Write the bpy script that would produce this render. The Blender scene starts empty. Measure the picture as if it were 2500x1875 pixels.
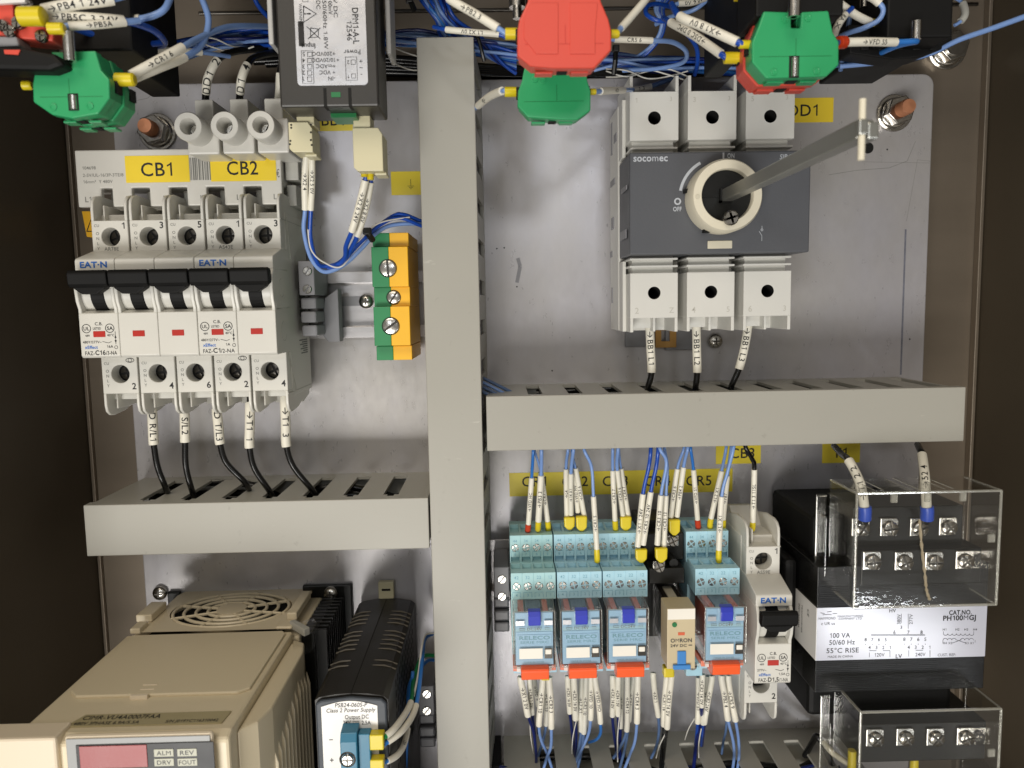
import bpy, bmesh, math, random
from mathutils import Vector, Matrix
random.seed(7)
S = bpy.context.scene
COL = S.collection
# ---------------------------------------------------------------- camera (all lengths in mm on the panel: u right, v up, h out of the plate)
F, CX, CY, X0, Y0, DIST, ROLL = 1877., 1250., 937.5, 1215., 745., 420., 0.018
Yc = Vector(((X0-CX)/F, -(Y0-CY)/F, -1)).normalized()
Xc = Vector((math.cos(ROLL), math.sin(ROLL), 0)); Xc -= Xc.dot(Yc)*Yc; Xc.normalize()
Zc = Xc.cross(Yc)
MW = Matrix((Xc, Yc, Zc))            # camera -> world rotation
cd = bpy.data.cameras.new('camera'); cam = bpy.data.objects.new('camera', cd); COL.objects.link(cam)
cam.matrix_world = Matrix.Translation((0, -DIST/1000, 0)) @ MW.to_4x4()
cd.sensor_width = 36; cd.lens = F/2500*36; cd.clip_start = 0.01; cd.clip_end = 50
cd.dof.use_dof = True; cd.dof.focus_distance = 0.372; cd.dof.aperture_fstop = 16
S.camera = cam
S.view_settings.view_transform = 'Standard'; S.view_settings.look = 'None'
S.view_settings.exposure = 0.12; S.view_settings.gamma = 1
# ---------------------------------------------------------------- world and lamps (dim workshop, two fluorescent fixtures)
W = bpy.data.worlds.new('World'); S.world = W; W.use_nodes = True
bg = W.node_tree.nodes['Background']; bg.inputs[0].default_value = (1.0, 0.93, 0.82, 1); bg.inputs[1].default_value = 0.21
def lamp(name, loc, tgt, sx, sy, power, col):
    l = bpy.data.lights.new(name, 'AREA'); l.shape = 'RECTANGLE'; l.size = sx; l.size_y = sy; l.energy = power; l.color = col
    o = bpy.data.objects.new(name, l); COL.objects.link(o); o.location = loc
    o.rotation_euler = (Vector(tgt)-Vector(loc)).to_track_quat('-Z', 'Y').to_euler()
lamp('fluorescent_fixture', (-0.43, -1.42, -0.74), (0, 0, -0.02), 0.84, 0.5, 16, (1.0, 0.97, 0.92))
lamp('far_fixture', (0.16, -1.5, 0.32), (0, 0, 0), 0.16, 0.12, .8, (0.93, 0.96, 1.0))
lamp('far_fixture', (-0.36, -1.5, 0.30), (0, 0, 0), 0.16, 0.10, .9, (0.93, 0.96, 1.0))
lamp('upper_fixture', (-0.35, -1.15, 0.95), (-.05, 0, -.1), 0.8, 0.6, 7.5, (1.0, 0.88, 0.72))
lamp('side_fixture', (0.88, -1.45, -0.78), (0, 0, 0), 0.26, 0.12, 1.7, (0.93, 0.96, 1.0))
# ---------------------------------------------------------------- helpers
def A(x, y, h):
    d = MW @ Vector(((x-CX)/F, -(y-CY)/F, -1)); t = (DIST-h)/d.y
    return (d.x*t, d.z*t)
def A3(x, y, h): u, v = A(x, y, h); return (u, v, h)
def W3(p): return Vector((p[0], -p[2], p[1]))/1000
def lin(hx, k=1.0):
    r = []
    for i in (0, 2, 4):
        c = int(hx[i:i+2], 16)/255
        r.append(min(1, k*(c/12.92 if c <= .04045 else ((c+.055)/1.055)**2.4)))
    return (*r, 1)
def mat(name, hx, rough=.45, metal=0., k=1., var=.06, vs=60., bump=.02, bs=900., coat=0., spec=.5, aniso=None, emit=0):
    m = bpy.data.materials.new(name); m.use_nodes = True; nt = m.node_tree; N = nt.nodes; L = nt.links
    b = N['Principled BSDF']; c = lin(hx, k)
    b.inputs['Roughness'].default_value = rough; b.inputs['Metallic'].default_value = metal
    b.inputs['Coat Weight'].default_value = coat; b.inputs['Specular IOR Level'].default_value = spec
    tc = N.new('ShaderNodeTexCoord'); mp = N.new('ShaderNodeMapping')
    L.new(tc.outputs['Object'], mp.inputs[0])
    if aniso: mp.inputs['Scale'].default_value = aniso
    if var:
        n = N.new('ShaderNodeTexNoise'); n.inputs['Scale'].default_value = vs; n.inputs['Detail'].default_value = 6
        L.new(mp.outputs[0], n.inputs['Vector'])
        mx = N.new('ShaderNodeMixRGB')
        mx.inputs[1].default_value = tuple(x*(1-var*1.6) for x in c[:3])+(1,); mx.inputs[2].default_value = tuple(min(1, x*(1+var*1.6)) for x in c[:3])+(1,)
        L.new(n.outputs[0], mx.inputs[0]); L.new(mx.outputs[0], b.inputs['Base Color'])
        mr = N.new('ShaderNodeMapRange'); mr.inputs[3].default_value = max(.02, rough-.08); mr.inputs[4].default_value = min(1, rough+.08)
        L.new(n.outputs[0], mr.inputs[0]); L.new(mr.outputs[0], b.inputs['Roughness'])
    else: b.inputs['Base Color'].default_value = c
    if bump:
        n2 = N.new('ShaderNodeTexNoise'); n2.inputs['Scale'].default_value = bs; n2.inputs['Detail'].default_value = 3
        L.new(mp.outputs[0], n2.inputs['Vector'])
        bp = N.new('ShaderNodeBump'); bp.inputs['Strength'].default_value = bump*5; bp.inputs['Distance'].default_value = .0002
        L.new(n2.outputs[0], bp.inputs['Height']); L.new(bp.outputs[0], b.inputs['Normal'])
    if emit: b.inputs['Emission Color'].default_value = c; b.inputs['Emission Strength'].default_value = emit
    return m
def clear(name, tint=(.985, .985, .975), gl=.035, rough=.06, milky=.0, hx='E8E6DC', bmp=.09):
    m = bpy.data.materials.new(name); m.use_nodes = True; nt = m.node_tree; N = nt.nodes; L = nt.links
    N.remove(N['Principled BSDF']); out = N['Material Output']
    tr = N.new('ShaderNodeBsdfTransparent'); tr.inputs[0].default_value = (*tint, 1)
    g = N.new('ShaderNodeBsdfGlossy'); g.inputs['Roughness'].default_value = rough
    df = N.new('ShaderNodeBsdfDiffuse'); df.inputs[0].default_value = lin(hx)
    m1 = N.new('ShaderNodeMixShader'); m1.inputs[0].default_value = milky; L.new(tr.outputs[0], m1.inputs[1]); L.new(df.outputs[0], m1.inputs[2])
    fr = N.new('ShaderNodeFresnel'); ge = N.new('ShaderNodeNewGeometry'); io = N.new('ShaderNodeMapRange'); io.inputs[3].default_value = 1.45; io.inputs[4].default_value = 1/1.45
    L.new(ge.outputs['Backfacing'], io.inputs[0]); L.new(io.outputs[0], fr.inputs[0])
    ad = N.new('ShaderNodeMath'); ad.operation = 'ADD'; ad.inputs[1].default_value = gl; L.new(fr.outputs[0], ad.inputs[0])
    nz = N.new('ShaderNodeTexNoise'); nz.inputs['Scale'].default_value = 16
    bp = N.new('ShaderNodeBump'); bp.inputs['Strength'].default_value = bmp; bp.inputs['Distance'].default_value = .0006
    L.new(nz.outputs[0], bp.inputs['Height']); L.new(bp.outputs[0], g.inputs['Normal'])
    m2 = N.new('ShaderNodeMixShader'); L.new(ad.outputs[0], m2.inputs[0]); L.new(m1.outputs[0], m2.inputs[1]); L.new(g.outputs[0], m2.inputs[2])
    L.new(m2.outputs[0], out.inputs[0])
    return m
M = dict(
 duct=mat('duct_pvc', 'A3A198', .40, var=.05, vs=9, bump=.03, bs=500), ductside=None,
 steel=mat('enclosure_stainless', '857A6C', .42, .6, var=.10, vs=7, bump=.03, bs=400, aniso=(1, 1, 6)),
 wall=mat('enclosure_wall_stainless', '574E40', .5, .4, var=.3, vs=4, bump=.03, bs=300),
 white=mat('light_grey_plastic', 'CFCDC6', .38, var=.03), wgrey=mat('shade_grey_plastic', 'B4B3AB', .45, var=.03),
 cream=mat('cream_plastic', 'D2CCB8', .4, var=.03), knob=mat('ivory_plastic', 'E0D9C4', .38, var=.02),
 ebreak=mat('breaker_plastic', 'D6D4CC', .36, var=.02), sw=mat('switch_plastic', 'D6D5CF', .4, var=.02),
 black=mat('black_plastic', '141412', .34, var=.2, spec=.35), black2=mat('black_matt', '0C0C0C', .6, var=.2, spec=.25),
 hole=mat('hole_dark', '0A0A09', .8, var=0, bump=0),  # near black put into bores and slots for their depth shade, also specks
 dgrey=mat('charcoal_cover', '55575C', .45, var=.03, bump=.05), dgrey2=mat('charcoal_dark', '2A2B2E', .45),
 grey=mat('bracket_grey', '86868A', .45, var=.05), grey2=mat('rail_bracket_dark', '707074', .4, var=.05),
 red=mat('red_plastic', 'D24C3C', .38, var=.03), green=mat('green_plastic', '2C9C62', .35, var=.03), green2=mat('green_dark', '15703C', .4),
 rflag=mat('red_flag', 'B5281C', .35), gnd=mat('ground_green', '2C8552', .42), gndy=mat('ground_yellow', 'F2B926', .42),
 zinc=mat('zinc_screw', 'C9C6C0', .22, 1., var=.08, vs=400), zincd=mat('screw_dark', '55524E', .3, 1.), brass=mat('copper_stud', 'D6946F', .42, .6, var=.1, vs=300),
 alu=mat('rail_aluminium', 'B9B7B8', .33, .8, var=.05, vs=30, aniso=(1, 1, 12)), rod=mat('steel_rod', 'A0A09A', .33, .8, var=.08, vs=40),
 yl=mat('yellow_label', 'F0D233', .42, var=.04, vs=20), ylp=mat('yellow_label_plate', 'F0DA3E', .35, var=.05, vs=20), paper=mat('white_label', 'E2E0DC', .3, var=.02), foil=mat('silver_label', 'BFC0C4', .28, .55, var=.12, vs=90, bump=.1, bs=150),
 ink=mat('black_ink', '1A1A1C', .6, var=0, bump=0), inkg=mat('grey_ink', '74746F', .6, var=0, bump=0), inkl=mat('pale_ink', 'B5B5B0', .6, var=0, bump=0),
 inkw=mat('white_ink', 'BDC2C9', .5, var=0, bump=0), inkb=mat('blue_ink', '1E66BE', .5, var=0, bump=0), emb=mat('embossed_grey', 'BDBBB2', .5, var=0, bump=0),
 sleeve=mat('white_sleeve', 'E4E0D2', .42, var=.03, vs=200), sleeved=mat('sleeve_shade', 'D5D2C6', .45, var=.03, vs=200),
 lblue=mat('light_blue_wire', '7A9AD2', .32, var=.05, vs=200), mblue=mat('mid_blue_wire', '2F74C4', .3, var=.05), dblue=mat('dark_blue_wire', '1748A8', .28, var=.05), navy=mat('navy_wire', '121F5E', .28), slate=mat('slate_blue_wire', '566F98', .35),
 bwire=mat('black_wire', '121212', .25, var=.2), gwire=mat('green_wire', '1C7F4A', .35), wwire=mat('white_wire', 'D9D7CF', .4),
 yfer=mat('yellow_ferrule', 'D9C41F', .35, var=.04), rfer=mat('red_ferrule', 'C03A18', .4), bfer=mat('blue_ferrule', '2350C8', .35),
 sock=mat('socket_blue', 'AAD4E4', .4, var=.04), sockt=mat('socket_teal', 'A6D0D4', .42, var=.04), sockd=mat('socket_shadow_blue', '74A9BC', .5, var=.04), relayf=mat('relay_blue', 'A4D0EE', .33, var=.03),
 rblue=mat('relay_button_blue', '3440B8', .3, var=.03), orange=mat('orange_clip', 'F4602A', .38, var=.03), orange2=mat('orange_pale', 'E4846A', .4), coil=mat('coil_orange', 'D0603C', .5), coild=mat('coil_dark', '56627C', .4),
 omron=mat('tan_relay', 'C6B795', .42, var=.03), oblue=mat('clip_blue', '3B83C9', .4), omw=mat('relay_white_band', 'EDE9DE', .4),
 vfd=mat('beige_drive', 'DACDB0', .36, var=.02, vs=8), vfdf=mat('beige_front', 'E2D4BC', .42, var=.02, vs=8), vfdl=mat('drive_label', 'A79C78', .35), bezel=mat('bezel_grey', '9A9C9C', .4), led=mat('red_display', '9A4446', .35), keylab=mat('key_label', 'B8B8A6', .4),
 vent_hl=mat('vent_highlight', '5A554B', .4), psu=mat('psu_black', '1E1B16', .42, var=.15, bump=.08, bs=1500), psuf=mat('psu_front', '3A4048', .5, bump=.1, bs=1200), pterm=mat('terminal_blue', '2C7391', .38), 
 xf=mat('transformer_black', '0F0F0F', .3, spec=.35, var=.25, vs=120, bump=.1, bs=200, aniso=(1, 1, 9)), xl=mat('transformer_label', 'BFC1CE', .13, var=.03, vs=25, bump=.03, bs=35),
 plug=mat('plug_beige', 'CFC8A6', .42, var=.03), mgrey=mat('meter_bezel', 'B5B4B1', .4), goldtab=mat('ochre_tab', 'B5873F', .5), meter=mat('meter_black', '2B2926', .4, var=.12),
 clear=clear('clear_plastic'), clr2=clear('clear_edge_highlight', (.88, .88, .85), .16, .12, .30), rclear=clear('relay_clear', (.98, .975, .97), .02, .08, .03, 'A08C80', .0),
)
def scuff(m, hx='8B897F', thr=.66, sc=140, amt=.5, st=(1, 1, 1)):
    nt = m.node_tree; N = nt.nodes; L = nt.links; b = N['Principled BSDF']; old = b.inputs['Base Color'].links[0].from_socket
    tc = N.new('ShaderNodeTexCoord'); mp = N.new('ShaderNodeMapping'); mp.inputs['Scale'].default_value = st; L.new(tc.outputs['Object'], mp.inputs[0])
    n = N.new('ShaderNodeTexNoise'); n.inputs['Scale'].default_value = sc; n.inputs['Detail'].default_value = 8; n.inputs['Roughness'].default_value = .65; L.new(mp.outputs[0], n.inputs['Vector'])
    r = N.new('ShaderNodeMapRange'); r.inputs[1].default_value = thr; r.inputs[2].default_value = thr+.06; r.inputs[3].default_value = 0; r.inputs[4].default_value = amt; L.new(n.outputs[0], r.inputs[0])
    mx = N.new('ShaderNodeMixRGB'); mx.inputs[2].default_value = lin(hx); L.new(r.outputs[0], mx.inputs[0]); L.new(old, mx.inputs[1]); L.new(mx.outputs[0], b.inputs['Base Color'])
scuff(M['duct']); scuff(M['duct'], 'C4C2B8', .68, 60, .5, (1, 1, 5)); scuff(M['vfd'], 'A89878', .70, 120, .5); scuff(M['dgrey'], '7C7E84', .70, 110, .5); scuff(M['psu'], '4A453C', .66, 160, .5)
def plate_mat():
    m = mat('brushed_plate', '9B9AA2', .36, .34, var=0, bump=0)
    nt = m.node_tree; N = nt.nodes; L = nt.links; b = N['Principled BSDF']
    tc = N.new('ShaderNodeTexCoord')
    def noise(sc, s, d=5, r=.6):
        mp = N.new('ShaderNodeMapping'); mp.inputs['Scale'].default_value = s; L.new(tc.outputs['Object'], mp.inputs[0])
        n = N.new('ShaderNodeTexNoise'); n.inputs['Scale'].default_value = sc; n.inputs['Detail'].default_value = d; n.inputs['Roughness'].default_value = r; L.new(mp.outputs[0], n.inputs['Vector']); return n.outputs[0]
    big = noise(9, (1, 1, .7)); fine = noise(260, (1, 1, .5)); streak = noise(700, (1, 1, .3), 3)
    cr = N.new('ShaderNodeValToRGB'); cr.color_ramp.elements[0].position = .3; cr.color_ramp.elements[1].position = .7
    cr.color_ramp.elements[0].color = lin('B6B2AC'); cr.color_ramp.elements[1].color = lin('BBBAC2'); L.new(big, cr.inputs[0])
    mx = N.new('ShaderNodeMixRGB'); mx.blend_type = 'MULTIPLY'; mx.inputs[0].default_value = 1
    mr0 = N.new('ShaderNodeMapRange'); mr0.inputs[1].default_value = .3; mr0.inputs[2].default_value = .7; mr0.inputs[3].default_value = .97; mr0.inputs[4].default_value = 1.03
    L.new(fine, mr0.inputs[0]); L.new(cr.outputs[0], mx.inputs[1]); L.new(mr0.outputs[0], mx.inputs[2])
    L.new(mx.outputs[0], b.inputs['Base Color'])
    mr = N.new('ShaderNodeMapRange'); mr.inputs[1].default_value = .3; mr.inputs[2].default_value = .7; mr.inputs[3].default_value = .27; mr.inputs[4].default_value = .31; L.new(fine, mr.inputs[0]); L.new(mr.outputs[0], b.inputs['Roughness'])
    ad = N.new('ShaderNodeMath'); ad.operation = 'MULTIPLY_ADD'; L.new(fine, ad.inputs[0]); ad.inputs[1].default_value = .25; L.new(streak, ad.inputs[2])
    bp = N.new('ShaderNodeBump'); bp.inputs['Strength'].default_value = .22; bp.inputs['Distance'].default_value = .0001
    L.new(ad.outputs[0], bp.inputs['Height']); L.new(bp.outputs[0], b.inputs['Normal'])
    return m
M['plate'] = plate_mat()

def rootloc(p):
    while p.parent: p = p.parent
    return p.location.copy()
def tag(o, label=None, cat=None, group=None, kind=None):
    for k, v in (('label', label), ('category', cat), ('group', group), ('kind', kind)):
        if v: o[k] = v
    return o
def thing(name, label, cat, uvh, group=None):
    o = bpy.data.objects.new(name, None); COL.objects.link(o); o.location = W3(uvh); o.empty_display_size = .005
    return tag(o, label, cat, group)
_tc = {}
_gl = {}
def _cm(body, off):
    c = bpy.data.curves.new('t', 'FONT'); c.body = body; c.size = 1; c.resolution_u = 3; c.offset = off
    o = bpy.data.objects.new('t', c); me = bpy.data.meshes.new_from_object(o)
    r = ([(v.co.x, v.co.y) for v in me.vertices], [tuple(p.vertices) for p in me.polygons])
    bpy.data.objects.remove(o); bpy.data.meshes.remove(me); bpy.data.curves.remove(c); return r
def glyph(ch, off):
    k = (ch, off)
    if k not in _gl:
        w0 = max(p[0] for p in _cm('||', 0)[0]); w1 = max(p[0] for p in _cm('|'+ch+'|', 0)[0]); adv = w1-w0
        V, Fs = _cm(ch, 0 if ch in 'MWm' else off) if ch != ' ' else ([], [])
        if ch == '1':   # a bar with a flag instead of the bare bar
            x0 = adv*.52; w = .075+off*2; V = [(x0, 0), (x0+w, 0), (x0+w, .69), (x0+w*.2, .69), (x0, .64), (x0-.17, .55), (x0-.17, .55-w*.95), (x0, .57-w*.2)]; Fs = [(0, 1, 2, 3, 4, 7), (4, 5, 6, 7)]
        _gl[k] = (V, Fs, adv)
    return _gl[k]
def textmesh(body, size, bold=0, shear=0, spacing=1.0):
    k = (body, size, bold, shear, spacing)
    if k not in _tc:
        P, Q, x = [], [], 0
        for ch in body:
            V, Fs, adv = glyph(ch, round(bold*.5+.008, 3)); b = len(P)
            P += [((vx+x+vy*shear)*size, vy*size, 0) for vx, vy in V]; Q += [tuple(b+i for i in f) for f in Fs]; x += adv*(1.04*spacing)
        _tc[k] = (P, Q)
    return _tc[k]
class MB:
    def __init__(s): s.v = []; s.f = []; s.m = []; s.sm = []
    def add(s, vs, fs, m=0, sm=False):
        b = len(s.v); s.v += [tuple(x) for x in vs]
        for f in fs: s.f.append([b+i for i in f]); s.m.append(m); s.sm.append(sm)
        return s
    def box(s, u0, u1, v0, v1, h0, h1, m=0):
        P = [(u, v, h) for h in (h0, h1) for v in (v0, v1) for u in (u0, u1)]
        return s.add(P, [(0, 1, 3, 2), (4, 5, 7, 6), (0, 1, 5, 4), (2, 3, 7, 6), (0, 2, 6, 4), (1, 3, 7, 5)], m)
    def prism(s, poly, axis, a0, a1, m=0):
        f = {'u': lambda p, a: (a, p[0], p[1]), 'v': lambda p, a: (p[0], a, p[1]), 'h': lambda p, a: (p[0], p[1], a)}[axis]
        n = len(poly); P = [f(p, a0) for p in poly]+[f(p, a1) for p in poly]
        return s.add(P, [tuple(range(n)), tuple(range(n, 2*n))]+[(i, (i+1) % n, n+(i+1) % n, n+i) for i in range(n)], m)
    def cyl(s, c, r, a0, a1, axis='h', n=20, m=0, r2=None, caps=True):
        r2 = r if r2 is None else r2; n0 = len(s.v)
        f = {'u': lambda x, y, a: (a, c[0]+x, c[1]+y), 'v': lambda x, y, a: (c[0]+x, a, c[1]+y), 'h': lambda x, y, a: (c[0]+x, c[1]+y, a)}[axis]
        P = [f(rr*math.cos(2*math.pi*i/n), rr*math.sin(2*math.pi*i/n), a) for rr, a in ((r, a0), (r2, a1)) for i in range(n)]
        s.add(P, [(i, (i+1) % n, n+(i+1) % n, n+i) for i in range(n)], m, True)
        if caps: s.add(P, [tuple(range(n)), tuple(range(n, 2*n))], m)
        return s
    def ring(s, c, prof, n=32, m=0, closed=False):
        P = [(c[0]+r*math.cos(2*math.pi*i/n), c[1]+r*math.sin(2*math.pi*i/n), h) for r, h in prof for i in range(n)]
        K = len(prof); fs = []
        for k in range(K if closed else K-1):
            k2 = (k+1) % K
            fs += [(k*n+i, k*n+(i+1) % n, k2*n+(i+1) % n, k2*n+i) for i in range(n)]
        return s.add(P, fs, m, True)
    def hole(s, u0, u1, v0, v1, h, c, r, depth, m=0, mb=0, n=32, h0=None, mw=None):
        # flat face at h with a round bore; mb = material of the bore floor; outer walls down to h0
        cors = [(u1, v1), (u0, v1), (u0, v0), (u1, v0)]; out = []
        for i in range(n):
            a = 2*math.pi*i/n; dx, dy = math.cos(a), math.sin(a); t = 1e9
            if dx > 1e-9: t = min(t, (u1-c[0])/dx)
            if dx < -1e-9: t = min(t, (u0-c[0])/dx)
            if dy > 1e-9: t = min(t, (v1-c[1])/dy)
            if dy < -1e-9: t = min(t, (v0-c[1])/dy)
            out.append([c[0]+dx*t, c[1]+dy*t])
        for q in cors:
            a = math.atan2(q[1]-c[1], q[0]-c[0]) % (2*math.pi); out[round(a/(2*math.pi)*n) % n] = list(q)
        inn = [(c[0]+r*math.cos(2*math.pi*i/n), c[1]+r*math.sin(2*math.pi*i/n)) for i in range(n)]
        P = [(*p, h) for p in out]+[(*p, h) for p in inn]+[(*p, h-depth) for p in inn]
        s.add(P, [(i, (i+1) % n, n+(i+1) % n, n+i) for i in range(n)], m)
        s.add(P, [(n+i, n+(i+1) % n, 2*n+(i+1) % n, 2*n+i) for i in range(n)], m if mw is None else mw, True)
        s.add(P, [tuple(range(2*n, 3*n))], mb)
        if h0 is not None:
            P = [(*p, h) for p in out]+[(*p, h0) for p in out]
            s.add(P, [(i, (i+1) % n, n+(i+1) % n, n+i) for i in range(n)], m)
        return s
    def grid(s, aa, bb, filled, fm, c0, c1, m=0):
        na, nb = len(aa)-1, len(bb)-1; F_ = lambda i, j: 0 <= i < na and 0 <= j < nb and filled(i, j)
        for i in range(na):
            for j in range(nb):
                if not F_(i, j): continue
                a0, a1, b0, b1 = aa[i], aa[i+1], bb[j], bb[j+1]
                for c in (c0, c1): s.add([fm(a0, b0, c), fm(a1, b0, c), fm(a1, b1, c), fm(a0, b1, c)], [(0, 1, 2, 3)], m)
                for (di, dj, p, q) in ((-1, 0, (a0, b0), (a0, b1)), (1, 0, (a1, b0), (a1, b1)), (0, -1, (a0, b0), (a1, b0)), (0, 1, (a0, b1), (a1, b1))):
                    if not F_(i+di, j+dj): s.add([fm(*p, c0), fm(*q, c0), fm(*q, c1), fm(*p, c1)], [(0, 1, 2, 3)], m)
        return s
    def tube(s, pts, r, n=10, m=0, caps=True):
        pts = [Vector(p) for p in pts]; rs = r if isinstance(r, (list, tuple)) else [r]*len(pts); P = []; up = Vector((.13, .29, 1)).normalized()
        for i, p in enumerate(pts):
            t = (pts[min(i+1, len(pts)-1)]-pts[max(i-1, 0)])
            t = t.normalized() if t.length > 1e-9 else Vector((0, 1, 0))
            up = up-up.dot(t)*t
            if up.length < 1e-4: up = Vector((1, .3, .2)); up -= up.dot(t)*t
            up.normalize(); w = up.cross(t)
            P += [tuple(p+rs[i]*(math.cos(2*math.pi*k/n)*up+math.sin(2*math.pi*k/n)*w)) for k in range(n)]
        K = len(pts)
        s.add(P, [(k*n+i, k*n+(i+1) % n, (k+1)*n+(i+1) % n, (k+1)*n+i) for k in range(K-1) for i in range(n)], m, True)
        if caps: s.add(P, [tuple(range(n)), tuple(range((K-1)*n, K*n))], m)
        return s
    def text(s, body, pos, size, w=None, m=0, X=(1, 0, 0), Y=(0, 1, 0), bold=0, align='c', shear=0):
        P, Fc = textmesh(body, size, bold, shear)
        if not P: return s
        x0 = min(p[0] for p in P); x1 = max(p[0] for p in P); k = 1 if w is None else w/(x1-x0)
        ox = {'c': (x0+x1)/2, 'l': x0, 'r': x1}[align]; X = Vector(X); Y = Vector(Y); pos = Vector(pos); Zn = X.cross(Y)
        return s.add([tuple(pos+X*((p[0]-ox)*k)+Y*(p[1]-size*.35)+Zn*p[2]) for p in P], Fc, m)
    def screw(s, c, h, r, m=0, md=1, kind='x', ang=0., th=1.0, n=20):
        s.cyl(c, r*1.0, h-1.2, h, 'h', n, md); g = r*.17
        def seg(pa):
            q = [(c[0]+x*math.cos(ang)-y*math.sin(ang), c[1]+x*math.sin(ang)+y*math.cos(ang)) for x, y in pa]
            k = len(q); qi = [(c[0]+(x-c[0])*.86, c[1]+(y-c[1])*.86) for x, y in q]
            P = [(*p, h) for p in q]+[(*p, h+th*.45) for p in q]+[(*p, h+th*.8) for p in qi]
            s.add(P, [(i, (i+1) % k, k+(i+1) % k, k+i) for i in range(k)]+[(k+i, k+(i+1) % k, 2*k+(i+1) % k, 2*k+i) for i in range(k)]+[tuple(range(2*k, 3*k))], m)
        if kind == 's':
            for sg in (1, -1):
                a0 = math.asin(g/r); seg([(sg*r*.97*math.cos(a0+(math.pi-2*a0)*t/10), sg*r*.97*math.sin(a0+(math.pi-2*a0)*t/10)) for t in range(11)])
        else:
            for q in range(4):
                b = q*math.pi/2; a0 = math.asin(g/r); pp = [(g*1.1, g*1.1)]+[(r*.97*math.cos(a0+(math.pi/2-2*a0)*t/5), r*.97*math.sin(a0+(math.pi/2-2*a0)*t/5)) for t in range(6)]
                seg([(x*math.cos(b)-y*math.sin(b), x*math.sin(b)+y*math.cos(b)) for x, y in pp])
        return s
    def build(s, name, mats, parent=None, bevel=0, seg=2, label=None, fix=True):
        me = bpy.data.meshes.new(name)
        if parent is not None: off = rootloc(parent); loc = Vector((0, 0, 0))
        else:
            c = Vector((0, 0, 0))
            for p in s.v: c += Vector(p)
            off = loc = W3(c/len(s.v))
        me.from_pydata([W3(p)-off for p in s.v], [], s.f)
        me.polygons.foreach_set('material_index', s.m); me.polygons.foreach_set('use_smooth', s.sm)
        me.set_sharp_from_angle(angle=.7) if any(s.sm) and not fix else None
        if fix:
            bm = bmesh.new(); bm.from_mesh(me); bmesh.ops.remove_doubles(bm, verts=bm.verts, dist=2e-6); bmesh.ops.recalc_face_normals(bm, faces=bm.faces); bm.to_mesh(me); bm.free()
            if any(s.sm): me.set_sharp_from_angle(angle=.7)
        for mm in (mats if isinstance(mats, (list, tuple)) else [mats]): me.materials.append(M[mm] if isinstance(mm, str) else mm)
        o = bpy.data.objects.new(name, me); COL.objects.link(o); o.location = loc; o.parent = parent
        if bevel:
            b = o.modifiers.new('bevel', 'BEVEL'); b.width = bevel/1000; b.segments = seg; b.limit_method = 'ANGLE'; b.angle_limit = .7; b.harden_normals = False
        if label: o['label'] = label
        return o
def copy_tree(o, parent=None):
    c = o.copy(); COL.objects.link(c); c.parent = parent
    for ch in list(o.children): copy_tree(ch, c)
    return c
def spline(pts, k=8):
    pts = [Vector(p) for p in pts]; out = []; n = len(pts)
    for i in range(n-1):
        p0, p1, p2, p3 = pts[max(i-1, 0)], pts[i], pts[i+1], pts[min(i+2, n-1)]
        for j in range(k):
            t = j/k; out.append(.5*((2*p1)+(p2-p0)*t+(2*p0-5*p1+4*p2-p3)*t*t+(3*p1-p0-3*p2+p3)*t**3))
    return out+[pts[-1]]
CAMP = Vector((0, 0, DIST))
def wraptext(body, pts, r, size, parent, mat_='ink', rev=False, start=None, roll=0., fit=True, bold=.0):
    pts = [Vector(p) for p in pts]
    if rev: pts = pts[::-1]
    L_ = [0]
    for a, b in zip(pts, pts[1:]): L_.append(L_[-1]+(b-a).length)
    T = L_[-1]; P, Fc = textmesh(body, size, bold, 0, 1.08)
    if not P: return
    bm = bmesh.new(); vs = [bm.verts.new((x, y-size*.34, z)) for x, y, z in P]
    for f in Fc:
        try: bm.faces.new([vs[i] for i in f])
        except ValueError: pass
    for yy in (-.3, -.18, -.06, .06, .18, .3):
        bmesh.ops.bisect_plane(bm, geom=bm.verts[:]+bm.edges[:]+bm.faces[:], plane_co=(0, yy*size, 0), plane_no=(0, 1, 0))
    x0 = min(v.co.x for v in bm.verts); x1 = max(v.co.x for v in bm.verts); k = 1.
    if fit and (x1-x0) > T*.92: k = T*.92/(x1-x0)
    st = (T-(x1-x0)*k)/2 if start is None else start
    me = bpy.data.meshes.new('lettering'); off = rootloc(parent)
    for v in bm.verts:
        s_ = st+(v.co.x-x0)*k; s_ = min(max(s_, 0), T); i = 0
        while i < len(L_)-2 and L_[i+1] < s_: i += 1
        f = (s_-L_[i])/max(1e-9, L_[i+1]-L_[i]); p = pts[i].lerp(pts[i+1], f)
        t = (pts[min(i+2, len(pts)-1)]-pts[max(i-1, 0)]).normalized()
        out = (CAMP-p).normalized(); out -= out.dot(t)*t; out.normalize(); w = out.cross(t)
        # panel axes (u,v,h) are right-handed seen from the camera
        a = v.co.y/r+roll; q = p+(r*1.03+.03+v.co.z)*(math.cos(a)*out+math.sin(a)*w)
        v.co = W3(q)-off
    bm.to_mesh(me); bm.free(); me.materials.append(M[mat_])
    o = bpy.data.objects.new('lettering', me); COL.objects.link(o); o.parent = parent
    return o
TOPF = 1.
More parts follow.
